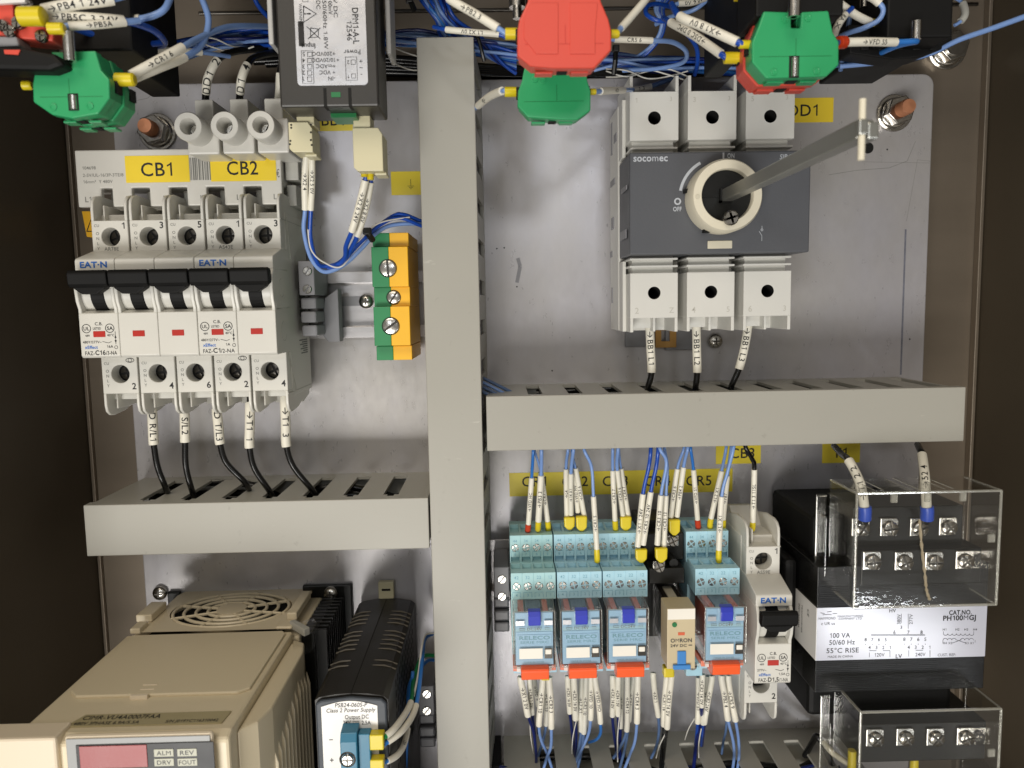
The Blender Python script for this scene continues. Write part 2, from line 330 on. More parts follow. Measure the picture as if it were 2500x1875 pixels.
def wire(label, col, r, path, sl=None, text=None, fer=None, group=None, rev=False, sr=None, name='control_wire', cat='wire', ts=None, slm='sleeve', roll=0., px=True, k=8, start=None, pin=False):
    pts = [A3(*p) if px else p for p in path]; sp = spline(pts, k)
    if sr: sr *= TOPF
    r *= .87 if TOPF < 1 else 1
    w = MB().tube(sp, r, 10).build(name, col, None); tag(w, label, cat, group)
    if sl:
        a, b = sl; seg = sp[int(a*k):int(b*k)+1]; R = sr or r*1.45
        m = MB().tube(seg, R, 14)
        so = m.build('marker_sleeve', slm, w)
        if text: wraptext(text, seg, R, ts or R*1.6, so, rev=rev, roll=roll, start=start)
    if fer:
        a, b, fc = fer[:3]; fr = fer[3] if len(fer) > 3 else r*1.5; seg = sp[int(a*k):int(b*k)+1]
        MB().tube(seg, [fr*.94]+[fr]*(len(seg)-2)+[fr*.8], 12).build('ferrule', fc, w)
    if pin: MB().tube([sp[-1], sp[-1]+(sp[-1]-sp[-2]).normalized()*4], .5, 8).build('crimp_pin', 'zinc', w)
    return w
# ================================================================ enclosure and plate
def struct(o): o['kind'] = 'structure'; return o
struct(MB().box(-236, 276, -330, 195, -24, -22).build('enclosure_back', 'steel'))
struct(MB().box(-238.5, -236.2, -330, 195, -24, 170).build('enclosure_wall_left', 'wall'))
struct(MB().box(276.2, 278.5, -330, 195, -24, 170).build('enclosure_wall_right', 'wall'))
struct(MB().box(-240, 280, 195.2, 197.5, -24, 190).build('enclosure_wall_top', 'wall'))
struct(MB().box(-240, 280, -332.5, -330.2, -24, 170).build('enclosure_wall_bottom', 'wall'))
struct(MB().box(-235.9, -233.9, -329, 150, -21.9, -19).box(273.8, 275.9, -329, 194, -21.9, -17).build('enclosure_corner_flange', 'steel', bevel=.4))
tag(MB().box(-160, 270, 160.5, 162.2, -21.9, -20.5).build('weld_seam', 'zincd', bevel=.4), 'dark horizontal welded seam across the enclosure back above the plate', 'weld seam')
def rrect(u0, u1, v0, v1, r, n=6):
    o = []
    for cu, cv, a in ((u1-r, v1-r, 0), (u0+r, v1-r, 90), (u0+r, v0+r, 180), (u1-r, v0+r, 270)):
        for i in range(n+1): t = math.radians(a+90*i/n); o.append((cu+r*math.cos(t), cv+r*math.sin(t)))
    return o
pl = MB().prism(rrect(-200.5, 235, -320, 118.5, 6), 'h', -3, 0).build('mounting_plate', 'plate', bevel=.6)
tag(pl, 'large scratched bare metal mounting plate carrying all the components', 'mounting plate')
m = MB()
for x0, y0, x1, y1, w in ((2204, 560, 2199, 915, 1.0),):
    a, b = A(x0, y0, 0), A(x1, y1, 0); m.box(b[0]-w/2, b[0]+w/2, b[1], a[1], .03, .07)
m.build('marker_line', mat('marker_smear', '787A86', .6, .3, vs=300, var=.3), pl)
def scratch(pp, w=.12):
    q = [A(x, y, 0) for x, y in pp]; out = []
    for i, (u, v) in enumerate(q): out.append((u, v))
    mm = MB()
    for (a, b) in zip(q, q[1:]):
        dx, dy = b[0]-a[0], b[1]-a[1]; L_ = math.hypot(dx, dy); nx, ny = -dy/L_*w, dx/L_*w
        mm.add([(a[0]-nx, a[1]-ny, .04), (b[0]-nx, b[1]-ny, .04), (b[0]+nx, b[1]+ny, .04), (a[0]+nx, a[1]+ny, .04)], [(0, 1, 2, 3)])
    return mm
for pp, c, w in (([(2023, 427), (2090, 416), (2170, 410), (2215, 393), (2235, 345)], 'inkg', .1), ([(1386, 390), (1488, 415)], 'alu', .16), ([(1446, 305), (1490, 317)], 'alu', .1), ([(1936, 916), (1983, 832)], 'alu', .16), ([(2110, 245), (2180, 295), (2176, 330)], 'alu', .08),
                 ([(1264, 630), (1270, 650), (1262, 690)], 'grey', 1.0), ([(2213, 540), (2240, 390), (2275, 394)], 'inkg', .07), ([(335, 245), (360, 240), (372, 230)], 'inkg', .1), ([(2105, 395), (2270, 398)], 'inkg', .06)):
    scratch(pp, w).build('scratch', c, pl)
u, v = A(2119, 361, 0); MB().cyl((u, v), 3.0, .02, .1, n=24).build('drilled_hole', 'hole', pl)
for x, y in ((1348, 905), (2206, 700), (1262, 700), (1231, 605), (2166, 365), (2221, 828), (1213, 607)):
    u, v = A(x, y, 0); MB().cyl((u, v), .45, .02, .06, n=10).build('speck', 'hole', pl)

# fixing studs
def stud(x, y, h, r, label, m1='brass', bolt=False):
    u, v = A(x, y, h)
    t = thing('fixing_stud', label, 'stud', (u, v, 0 if not bolt else -22), 'studs and bolts fixing the plate'); b = -22 if bolt else 0
    MB().cyl((u, v), r*2.35, b, b+1.6, n=36).build('washer', 'zinc', t, bevel=.3)
    hx = [(u+r*1.85*math.cos(math.pi/3*i+.25), v+r*1.85*math.sin(math.pi/3*i+.25)) for i in range(6)]
    MB().cyl((u, v), r*2.05, b+1.7, b+3, n=36, r2=r*1.8).prism(hx, 'h', b+3, b+9).build('nut', 'zinc', t, bevel=.5)
    if bolt: MB().cyl((u, v), r*1.3, b+9, b+10, n=30).build('bolt_end', 'zinc', t, bevel=.3)
    else:
        mm = MB(); prof = []
        for i in range(6): prof += [(r*.97, 9+i*1.1), (r*.88, 9.55+i*1.1)]
        mm.ring((u, v), prof+[(r*.85, 16.2), (0.01, 16.4)], 24); mm.build('threaded_stud', m1, t)
stud(2200, 268, 8, 4.1, 'copper coloured stud with shiny nut at the top right plate corner')
stud(370, 315, 8, 4.1, 'copper coloured stud with dark nut left of the white feed lugs')
stud(2335, 108, -12, 4.6, 'zinc bolt in the top right enclosure corner crossed by a blue wire', bolt=True)

# yellow plate labels
def sticker(x0, y0, x1, y1, txts, label, h=.15, mt='ylp', grp='yellow identification labels', size=8):
    a, b = A(x0, y0, h), A(x1, y1, h); o = MB().box(a[0], b[0], b[1], a[1], h-.12, h).build('label_sticker', mt)
    tag(o, label, 'label', grp)
    m = MB()
    for t, x, y in txts: p = A(x, y, h); m.text(t, (p[0], p[1], h+.06), size, bold=0)
    if m.v: m.build('lettering', 'ink', o)
    return o
sticker(1243, 1155, 1788, 1200, [('CR1', 1304, 1175), ('CR2', 1404, 1175), ('CR3', 1502, 1174), ('CR4', 1605, 1174), ('CR5', 1706, 1173)], 'long yellow label reading CR1 to CR5 behind the blue wires', size=8.0)
sticker(1748, 1085, 1857, 1131, [('CB3', 1812, 1106)], 'yellow label reading CB3 below the right horizontal duct', size=8)
sticker(2008, 1080, 2099, 1129, [('T1', 2050, 1105)], 'small yellow label reading T1 behind a black wire at the right', size=8)
sticker(1880, 240, 2034, 298, [('DD1', 1960, 269)], 'yellow label reading DD1 beside the switch disconnector', mt='yl', size=8.6)
sticker(746, 255, 862, 319, [('BB1', 812, 293)], 'yellow label reading BB1 under the black panel meter', size=8)
e = sticker(954, 419, 1060, 475, [], 'yellow label with an earth symbol left of the vertical duct', size=8)
p = A(1003, 450, .2); m = MB().box(p[0]-.12, p[0]+.12, p[1]-1, p[1]+2.8, .2, .24)
for i, w in enumerate((1.7, 1.1, .5)): m.box(p[0]-w, p[0]+w, p[1]-1-i*.7, p[1]-.8-i*.7, .2, .24)
m.build('lettering', 'ink', e)
o = MB().prism([A(200, 516, 2), A(232, 516, 2), A(236, 581, 2), A(212, 578, 2)], 'h', .2, 2).build('warning_label', 'gndy'); tag(o, 'orange yellow warning triangle label left of the first breaker', 'label')
a, b, c = A(212, 565, 2.1), A(224, 530, 2.1), A(240, 565, 2.1)
MB().tube([(*a, 2.1), (*b, 2.1), (*c, 2.1), (*a, 2.1)], .25, 6).build('warning_triangle', 'ink', o)

# ================================================================ wiring ducts
def duct(name, label, u0, u1, v0, v1, horiz, pitch=19.7, first=6, H=60.5, lid=True, slot=7.4, hb=9, ht=50, flare=0):
    t = thing('wiring_duct', label, 'wiring duct', ((u0+u1)/2, (v0+v1)/2, 0), 'grey slotted wiring ducts')
    a0, a1 = (u0, u1) if horiz else (v0, v1); b0, b1 = (v0+.9, v1-.9) if horiz else (u0+.9, u1-.9)
    aa = [a0+.5]; x = a0+first
    while x+slot < a1-3: aa += [x, x+slot*.28, x+slot*.72, x+slot]; x += pitch
    aa += [a1-.5]; hh = [0, hb, ht, ht+4, H-.2]
    def filled(i, j): k = (i-1) % 4; return not (i > 0 and i < len(aa)-2 and ((j == 1 and k in (0, 1, 2)) or (j == 2 and k == 1)))
    for bb, s in ((b0, 1), (b1, -1)):
        fm = (lambda a, b, c: (a, c, b)) if horiz else (lambda a, b, c: (c, a, b))
        if not horiz and s == -1 and flare: fm = lambda a, b, c: (c+flare*(1-b/60), a, b)
        MB().grid(aa, hh, filled, fm, bb, bb+s*1.5).build('slotted_side', 'duct', t)
    if horiz: MB().box(a0+.5, a1-.5, b0+1.6, b1-1.6, 0, 1.2).build('duct_base', 'duct', t)
    else: MB().box(b0+1.6, b1-1.6, a0+.5, a1-.5, 0, 1.2).build('duct_base', 'duct', t)
    if lid:
        if horiz: m = MB().prism([(v0, H-4.5), (v0, H+1.5), (v1, H+1.5), (v1, H-4.5), (v1-.8, H-4.5), (v1-.8, H), (v0+.8, H), (v0+.8, H-4.5)], 'u', u0, u1)
        else: m = MB().prism([(u0, H-4.5), (u0, H+1.5), (u1, H+1.5), (u1, H-4.5), (u1-.8, H-4.5), (u1-.8, H), (u0+.8, H), (u0+.8, H-4.5)], 'v', v0, v1)
        m.build('duct_lid', 'duct', t, bevel=.45)
    return t
duct('v', 'long vertical grey slotted duct with flat cover in the middle of the plate', -34.0, -8.4, -319, 119.6, False, first=9, flare=3.0, ht=44)
duct('r', 'horizontal grey slotted duct under the switch disconnector on the right', -6.3, 221, -68.5, -42.5, True, first=20.3, slot=7)
duct('l', 'horizontal grey slotted duct under the left circuit breakers', -197, -34.8, -115, -90.3, True, first=21)
d = duct('b', 'open bottom wiring duct with wide fingers below the relays', -2, 190, -285, -246, True, first=20, lid=False, slot=8.6, hb=12, ht=58, H=58)
MB().box(-8, -3, -285, -246, 1, 30).build('duct_end', 'black2', d)

# scraps of wire seen inside ducts, plus black cables added to darken them
def bundle(name, label, paths, cols, r=.8, group=None):
    for i, (pp, c) in enumerate(zip(paths, cols)):
        wire(label[i] if isinstance(label, list) else label, c, r, pp, group=group, px=False, k=6)
lab_in = 'blue wire lying inside the right horizontal duct seen through its slots'
bundle('w', lab_in, [[(-4, -50+i*1.2, 20+3*i), (40, -52+i, 38+i*2), (80, -48-i, 33+2*i), (120, -50, 30+i), (150, -52, 20)] for i in range(4)], ['lblue', 'dblue', 'slate', 'mblue'], .8, 'wires inside the right duct')
bundle('w', 'slate blue wires passing from the vertical duct into the right horizontal duct', [[(-16, -33-2*i, 30+i*3), (-5, -38-i*2, 34+i*3), (6, -44-i*2, 33+i*3), (16, -50, 30)] for i in range(4)], ['slate', 'lblue', 'slate', 'slate'], .85, 'wires entering the right duct')
for nm, u0, u1, vc, grp in (('left duct', -185, -40, -103, 'left'), ('right duct', 20, 215, -56, 'right'), ('bottom duct', 0, 186, -266, 'bottom')):  # black cables added so the duct interiors look dark through the slots
    for i in range(7): bundle('w', 'black cable added for darkness in the %s horizontal duct' % grp, [[(u0, vc-8+i*2.7, 6+(i % 3)*7), ((u0*2+u1)/3, vc-9+i*3, 9+((i*2) % 3)*8), ((u0+u1*2)/3, vc+9-i*3, 10+((i+1) % 3)*7), (u1, vc-7+i*2.5, 7+(i % 3)*6)]], ['bwire'], 1.9, 'cables added to darken the %s duct' % grp)
bundle('w', 'dark wire lying inside the open bottom duct', [[(-4, -262+i*2.2, 12+2*i+(i % 3)*4), (50, -268+i, 20+i), (100, -260-i, 14+2*i), (175, -266+i, 16)] for i in range(8)], ['navy', 'dblue', 'bwire', 'gwire', 'slate', 'wwire', 'bwire', 'navy'], .9, 'wires inside the bottom duct')

# ================================================================ DIN rails
def rail(u0, u1, vc, label):
    t = thing('din_rail', label, 'mounting rail', ((u0+u1)/2, vc, 0), 'metal mounting rails')
    pr = [(-17.5, 6.5), (-17.5, 7.5), (-11.5, 7.5), (-11.5, 1), (11.5, 1), (11.5, 7.5), (17.5, 7.5), (17.5, 6.5), (12.5, 6.5), (12.5, .02), (-12.5, .02), (-12.5, 6.5)]
    MB().prism([(vc+a, b) for a, b in pr], 'u', u0, u1).build('rail_profile', 'alu', t, bevel=.25)
    return t
rl = rail(-196, -36, 1.5, 'left metal rail carrying breakers and the earth terminal')
a, b = A(806, 736, 1), A(885, 736, 1)
MB().prism([(a[0]+2.6*math.cos(t), a[1]+2.6*math.sin(t)) for t in [math.pi/2+math.pi*i/8 for i in range(9)]]+[(b[0]+2.6*math.cos(t), a[1]+2.6*math.sin(t)) for t in [-math.pi/2+math.pi*i/8 for i in range(9)]], 'h', 1.02, 1.12).build('rail_slot', 'grey', rl)
rail(-8, 146, -146, 'right metal rail carrying the relay row')
MB()
def panscrew(x, y, h, r, label, base=0):
    u, v = A(x, y, h); t = thing('pan_head_screw', label, 'screw', (u, v, base), 'pan head screws')
    prof = [(r, h-2), (r, h-1)]+[(r*math.cos(a), h-1+2.0*math.sin(a)) for a in (.3, .6, .9, 1.2, 1.45)]+[(.01, h+1)]
    MB().ring((u, v), prof, 24).cyl((u, v), r*.9, base+.1, h-1.9, n=16).build('screw_head', 'zinc', t)
    MB().box(u-r*.5, u+r*.5, v-r*.1, v+r*.1, h+.5, h+1.05).box(u-r*.1, u+r*.1, v-r*.5, v+r*.5, h+.52, h+1.07).build('cross_recess', 'zincd', t)
panscrew(893, 736, 3, 4.0, 'round head screw in the left rail beside the earth terminal')
panscrew(1748, 833, 3, 4.0, 'round head screw in the foot bracket under the switch disconnector')
panscrew(388, 1450, 3, 4.0, 'round head screw at the top left foot of the beige drive')
panscrew(806, 1451, 6, 4.0, 'round head screw at the top right foot of the beige drive')

# ================================================================ end brackets
def endbracket(x0, x1, ytop, ybot, h, mt, label, sy, arm=True):
    a, b = A(x0, ytop, h), A(x1, ybot, h); u0, u1, v1, v0 = a[0], b[0], a[1], b[1]; L_ = v1-v0
    t = thing('end_bracket', label, 'end bracket', ((u0+u1)/2, (v0+v1)/2, 7.5), 'grey end brackets')
    MB().box(u0, u1, v1-L_*.42, v1, 8, h).build('clamp_body', mt, t, bevel=.5)
    m = MB()
    for i in range(3): m.box(u0-.3, u1-.3, v1-L_*(.45+i*.17)-L_*.14, v1-L_*(.45+i*.17), 8, h-3+1.2*(i == 1))
    m.build('clamp_ribs', mt, t, bevel=1.0)
    if arm: MB().prism([(u1+.1, v1-L_*.45), (u1+7, v1-L_*.33), (u1+7, v0-1), (u1+1, v0-1), (u1-3, v0+4)], 'h', 7.6, h*.45).build('side_arm', mt, t, bevel=.4)
    for y in sy:
        s = A((x0+x1)/2, y, h); MB().screw(s, h-.2, (u1-u0)*.3, kind='s', ang=.9).build('clamp_screw', ['zinc', 'zincd'], t)
endbracket(727, 774, 637, 835, 38, 'grey', 'grey end bracket right of the left breaker row', (662, 706))
endbracket(1205, 1246, 1385, 1562, 38, 'grey2', 'grey end bracket left of the first blue relay', (1414, 1456), arm=False)
endbracket(1020, 1064, 1675, 1845, 36, 'grey2', 'dark end bracket between the power supply and the vertical duct', (1694, 1735), arm=False)

# ================================================================ miniature breakers
def breaker(u0, n, vc, label, texts, numt, numb, codes, eye=True, deep='zincd'):
    t = thing('circuit_breaker', label, 'circuit breaker', (u0+n*8.8, vc, 7.5), 'light grey circuit breakers')
    W_ = 17.6; hs = MB(); let = MB(); letg = MB(); letb = MB()
    for i in range(n):
        a = u0+i*W_; c = a+W_/2
        hs.box(a+.25, a+W_-.25, vc-44, vc+44, 8, 46.2)
        hs.prism([(44, 8), (54, 10), (52, 26), (44, 29)] if 0 else [(vc+43.9, 8), (vc+50, 8), (vc+53, 22), (vc+43.9, 30)], 'u', a+1.6, a+W_-1.6)
        hs.prism([(vc-43.9, 8), (vc-47, 8), (vc-50, 22), (vc-43.9, 30)], 'u', a+1.6, a+W_-1.6)
        # terminal fronts with bores
        hs.hole(a+.45, a+W_-.45, vc+20, vc+40.5, 54, (c+.2, vc+33), 4.3, 7.5, 0, 1, h0=46)
        hs.hole(a+.45, a+W_-.45, vc-40.4, vc-20, 54, (c+.2, vc-31), 4.3, 7.5, 0, 1, h0=46)
        for s0, s1 in ((a+.45, a+1.75), (a+W_-1.75, a+W_-.45)):
            hs.prism([(vc+40.4, 20), (vc+49, 20), (vc+52.5, 36), (vc+52.8, 47), (vc+51.8, 51), (vc+49.5, 53.4), (vc+46, 54), (vc+40.4, 54)], 'u', s0, s1)
            hs.prism([(vc-40.3, 20), (vc-46, 20), (vc-50.5, 36), (vc-51.5, 47), (vc-51, 50.5), (vc-49, 53.2), (vc-46, 54), (vc-40.3, 54)], 'u', s0, s1)
        hs.box(a+4.3, a+5.0, vc+40.4, vc+48, 30, 50).box(a+4.3, a+5.0, vc-48, vc-40.3, 30, 50)
        # nose
        hs.prism([(vc-22.3, 46), (vc-22.3, 69), (vc-21.3, 70), (vc-2.2, 70), (vc-1, 66), (vc-1, 46)], 'u', a+.08, a+W_-.08)
        hs.prism([(vc+16.4, 46), (vc+16.4, 70), (vc+21.2, 70), (vc+22.2, 69.2), (vc+26.5, 54), (vc+26.5, 46)], 'u', a+.08, a+W_-.08)
        for s0, s1 in ((a+.08, a+1.6), (a+W_-1.6, a+W_-.08)):
            hs.prism([(vc-1.1, 46), (vc-2.3, 70), (vc-.5, 70), (vc+3, 71.6), (vc+8, 72.4), (vc+13, 71.8), (vc+16.5, 70), (vc+16.5, 46)], 'u', s0, s1)
    hsr = hs.build('housing', ['ebreak', 'hole'], t, bevel=.35)
    for i in range(n):
        a = u0+i*W_; c = a+W_/2
        dr = MB().cyl((vc+7.3, 60.5), 9.2, a+1.7, a+W_-1.7, 'u', 40).build('toggle_drum', 'ebreak', t)
        P = [(vc+7.3+9.6*math.cos(x), 60.5+9.6*math.sin(x)) for x in [math.radians(d_) for d_ in range(-20, 201, 10)]]
        tg = MB().prism(P, 'u', c-3.1, c+3.1)
        tg.prism([(vc+8.6, 66), (vc+10.2, 75), (vc+14.5, 75), (vc+13.6, 66)], 'u', c-3.2, c+3.2)
        tg.prism([(vc+10.0, 73.2), (vc+9.0, 76.4), (vc+10.6, 77.8), (vc+15.2, 78.4), (vc+16.8, 77), (vc+15.8, 73.4)], 'u', a+.4, a+W_-.1)
        tg.prism([(a+.9, vc+10.6), (a+W_-.7, vc+10.6), (a+W_-2.2, vc+8.4), (c+3.3, vc+6.2), (c-3.3, vc+6.2), (a+2.4, vc+8.4)], 'h', 71.6, 76.2)
        tg.build('toggle', 'black2', t, bevel=.5)
        MB().box(c-2.7, c+2.7, vc-12.9, vc-10.2, 69.9, 70.25).build('trip_indicator', 'rflag', t, bevel=.2)
        for vv in (vc+33, vc-31): MB().screw((c+.9, vv), 47.6, 3.5, 0, 1, 'x', random.random(), .6).build('terminal_screw', [deep, 'hole'], t)
        for vv, num in ((vc+38, numt[i]), (vc-37, numb[i])):
            if num: let.text(num, (a+15.2, vv+.1, 54.08), 4.2, bold=.02)
        for vt in (vc+38.2, vc-26):
            letg.text('CU', (a+2.9, vt, 54.08), 1.7)
            for k_, ch in enumerate('ONLY'): letg.text(ch, (a+3.1, vt-3.6-k_*2.3, 54.08), 1.9)
        if codes[i]: letg.text(codes[i], (c+.3, vc+27.5, 54.08), 2.4, w=6.6)
    for i, tx in texts.items():
        a = u0+i*W_; c = a+W_/2
        letb.text('EAT·N', (a+8.4, vc+19.4, 70.1), 3.7, w=12, bold=.05)
        let.ring((a+3.2, vc-9), [(1.75, 70.1), (2.05, 70.1)], 24); let.text('UL', (a+3.2, vc-9, 70.1), 2.2, bold=.01)
        let.text('C.B.', (a+8.8, vc-6.9, 70.1), 2.0); let.text('LISTED', (a+7.9, vc-9, 70.1), 1.5, w=3.6)
        let.ring((a+13.6, vc-9), [(1.75, 70.1), (2.05, 70.1)], 24); let.text('SA', (a+13.7, vc-9, 70.1), 2.3, bold=.02)
        let.text('489', (a+3.4, vc-12.2, 70.1), 1.3); let.text('40°C', (a+13.8, vc-12.1, 70.1), 1.5)
        let.text(tx[0], (a+1.2, vc-15.1, 70.1), 1.6, align='l'); let.text(tx[1], (a+13.2, vc-17.2, 70.1), 1.7)
        letb.text('xEffect', (a+1.9, vc-17.4, 70.1), 2.0, align='l', bold=.02)
        let.tube([(a+10, vc-14.9, 70.1), (a+12.6, vc-15.6, 70.1), (a+14, vc-15, 70.1)], .1, 5)
        let.tube([(a+15.9, vc-10.5, 70.1), (a+15.9, vc-16.2, 70.1)], .1, 5); let.ring((a+15.9, vc-17.6), [(.6, 70.1), (.8, 70.1)], 14)
        let.prism([(a+15.4, vc-13.4), (a+16.4, vc-13.4), (a+15.9, vc-12)], 'h', 70.05, 70.1).prism([(a+15.4, vc-14.4), (a+16.4, vc-14.4), (a+15.9, vc-15.8)], 'h', 70.05, 70.1)
        m_ = tx[2]; let.text(m_[0], (a+1.9, vc-20.1, 70.1), 2.5, align='l', w=4.2); let.text(m_[1], (a+6.4, vc-19.9, 70.1), 3.0, align='l', w=m_[3], bold=.03); let.text(m_[2], (a+6.6+m_[3], vc-20.1, 70.1), 2.5, align='l', w=15.9-6.4-m_[3])
        if eye:
            let.ring((a+14, vc-24.6), [(.75, 54.1), (.95, 54.1)], 16); E_ = [(a+14+1.9*math.cos(x), vc-24.6+1.0*math.sin(x), 54.1) for x in [math.pi*2*k/20 for k in range(21)]]; let.tube(E_, .12, 5)
    let.build('lettering', 'ink', t); letg.build('lettering', 'inkg', t); letb.build('lettering', 'inkb', t)
    # moulded marks on the right flank
    ue = u0+n*W_-.2; fl = MB()
    for vv, hh, rr in ((vc+8, 58, 4.2), (vc-12, 57, 4.6)):
        fl.tube([(ue+.1, vv+rr*math.cos(x), hh+rr*math.sin(x)) for x in [math.pi*2*k/20 for k in range(15)]], .16, 5)
    fl.tube([(ue, vc-22, 50), (ue, vc-42, 40)], .3, 5); fl.tube([(ue, vc+42, 44), (ue, vc+22, 40)], .3, 5)
    fl.box(ue-.3, ue+.12, vc-42, vc-41.6, 10, 54).box(ue-.3, ue+.12, vc+40, vc+40.4, 10, 54)
    fl.build('flank_moulding', 'wgrey', t)
    dk = MB()
    for k_ in range(7): dk.box(ue+.02, ue+.08, vc-18-k_*1.1, vc-17.4-k_*1.1, 14, 30-(k_*5) % 9)
    for k_ in range(4): dk.box(ue+.02, ue+.08, vc+8-k_*4.6, vc+11.6-k_*4.6, 15, 27)
    dk.build('flank_print', 'inkg', t)
    return t
b1 = breaker(-188.3, 3, 1.8, 'three pole grey breaker marked C16 under the CB1 label', {0: ('480Y/277V~', '16A', ('FAZ-', 'C16', '/3-NA', 4.6))}, '135', '246', ['AR78E', '', ''])
b2 = breaker(-135.4, 2, 1.8, 'two pole grey breaker marked C1 right of the C16 breaker', {0: ('480Y/277V~', '1A', ('FAZ-', 'C1', '/2-NA', 3.2))}, '13', '24', ['AS43E', ''])
b3 = breaker(119.6, 1, -161, 'single pole grey breaker marked D1,5 right of the relays', {0: ('277V~', '1,5A', ('FAZ-', 'D1,5', '/1-NA', 5.2))}, '1', '2', ['AS59E'], eye=False)

# ================================================================ comb busbar and feed lugs over the left breakers
t = thing('busbar_comb', 'light grey comb busbar above the breakers with CB1 and CB2 labels', 'busbar', (-150, 60, 20))
aa = [-198.2]
for i in range(5): aa += [-190.4+i*17.6, -181.4+i*17.6] if i < 5 else []
aa = [-198.2, -190.2, -181.8]
for i in range(1, 5): aa += [-190.2+i*17.6+.0, -181.8+i*17.6]
aa += [-101.6]; bb = [49.8, 58.5, 76.2]
aa[1] = -187; 
MB().grid(aa, bb, lambda i, j: j == 1 or i % 2 == 0, lambda a, b, c: (a, b, c), 41, 44.3).build('comb_cover', 'white', t, bevel=.6)
MB().box(-197.6, -102.2, 58.9, 75.6, 22, 41).build('comb_body', 'white', t, bevel=.5)
m = MB().box(-101.4, -95, 62, 77, 20, 38).box(-101.6, -97, 50, 60, 14, 36).box(-95, -92, 66, 76, 20, 34); m.build('comb_end', 'wgrey', t, bevel=.5)
m = MB()
for i in range(5): m.box(-187.2+i*17.6, -179+i*17.6, 49, 58, 33, 34.5)
m.build('comb_teeth', 'wgrey', t)
m = MB()
for i, s in enumerate(('L1', 'L2', 'L3', 'L1', 'L2', 'L3')): m.text(s, (-192.3+i*17.4+(1.2 if i else -1), 53.4, 44.36), 3.6)
m.text('104698', (-195, 68, 44.36), 2.1, align='l').text('2-SV/UL-16/3P-3TE/8', (-195, 64.6, 44.36), 2.1, align='l', w=19).text('16mm²  Y 480V', (-195, 61.6, 44.36), 2.1, align='l')
m.build('lettering', 'inkg', t)
m = MB(); x = -144.6; rr = random.Random(3)
while x < -134.6: w = rr.choice((.25, .4, .7)); m.box(x, x+w, 61.6, 72, 44.32, 44.38); x += w+rr.choice((.25, .45))
m.text('C€', (-104, 64.2, 44.36), 5.2, w=3.2)
m.build('barcode', 'inkg', t)
for u0, u1, s in ((-174.8, -144.8, 'CB1'), (-134.8, -103.9, 'CB2')):
    o = MB().box(u0, u1, 60.8, 73.2, 44.4, 44.52).build('label_sticker', 'yl'); tag(o, 'yellow label reading %s stuck on the comb busbar' % s, 'label', 'yellow identification labels')
    MB().text(s, ((u0+u1)/2-.4, 66.9, 44.58), 9.0, w=14.6).build('lettering', 'ink', o)
def lug(x, y, label):
    u, v = A(x, y, 74); t = thing('feed_lug', label, 'terminal lug', (u, v, 20), 'white feed terminals above the busbar')
    MB().box(u-5.6, u+8.6, v-9.5, v+5.8, 38, 62).build('lug_body', 'white', t, bevel=.8)
    MB().box(u-2.8, u+5.4, v+5.9, v+15.5, 30, 58).build('lug_shroud', 'white', t, bevel=.6)
    MB().ring((u, v), [(6.2, 60), (6.2, 74), (5.8, 74.6), (3.6, 74.6), (3.3, 74), (3.3, 64), (.01, 64)], 40).build('lug_collar', 'white', t)
    MB().screw((u+.2, v-.2), 65.4, 2.6, kind='s', ang=1.1).build('lug_screw', ['zinc', 'zincd'], t)
for x, l in ((460, 'left'), (549, 'middle'), (637, 'right')):
    lug(x, 309-(x-460)*.02, 'white round feed terminal, %s one of three above the comb busbar' % l)

# ================================================================ earth terminal
t = thing('earth_terminal', 'green and yellow earth terminal block left of the vertical duct', 'terminal block', (-50, 4, 7.5))
H_ = 55; segs = [(569, 603, 50, 908), (603, 701, 55, 902), (701, 749, 51, 915), (749, 845, 55, 908), (845, 880, 50, 921)]
for k_, (c0, c1, mt) in enumerate(((0, .47, 'gnd'), (.47, 1, 'gndy'))):
    m = MB()
    for y0, y1, hh, xl in segs:
        a = A(xl, y0, hh); b = A(xl, y1, hh); W_ = 17.0; m.box(-58.6+W_*c0+(.02 if k_ else 0), -58.6+W_*c1, b[1]+.02, a[1]-.02, 8, hh)
    m.build('green_half' if k_ == 0 else 'yellow_half', mt, t, bevel=.3)
for x, y, hh, ang in ((947, 655, 55, 0.05+math.pi/2), (961, 726, 51, 1.0), (954, 796, 55, .65)):
    c = A(x, y, hh); r = 3.9 if y != 726 else 3.2
    MB().ring(c, [(r*1.08, hh+.03), (r*1.08, hh+.25), (r, hh+.25)], 30).build('screw_well', 'black2', t)
    MB().screw(c, hh+.1, r*.97, kind='s', ang=ang, th=.6, n=30).build('terminal_screw', ['zinc', 'zincd'], t)

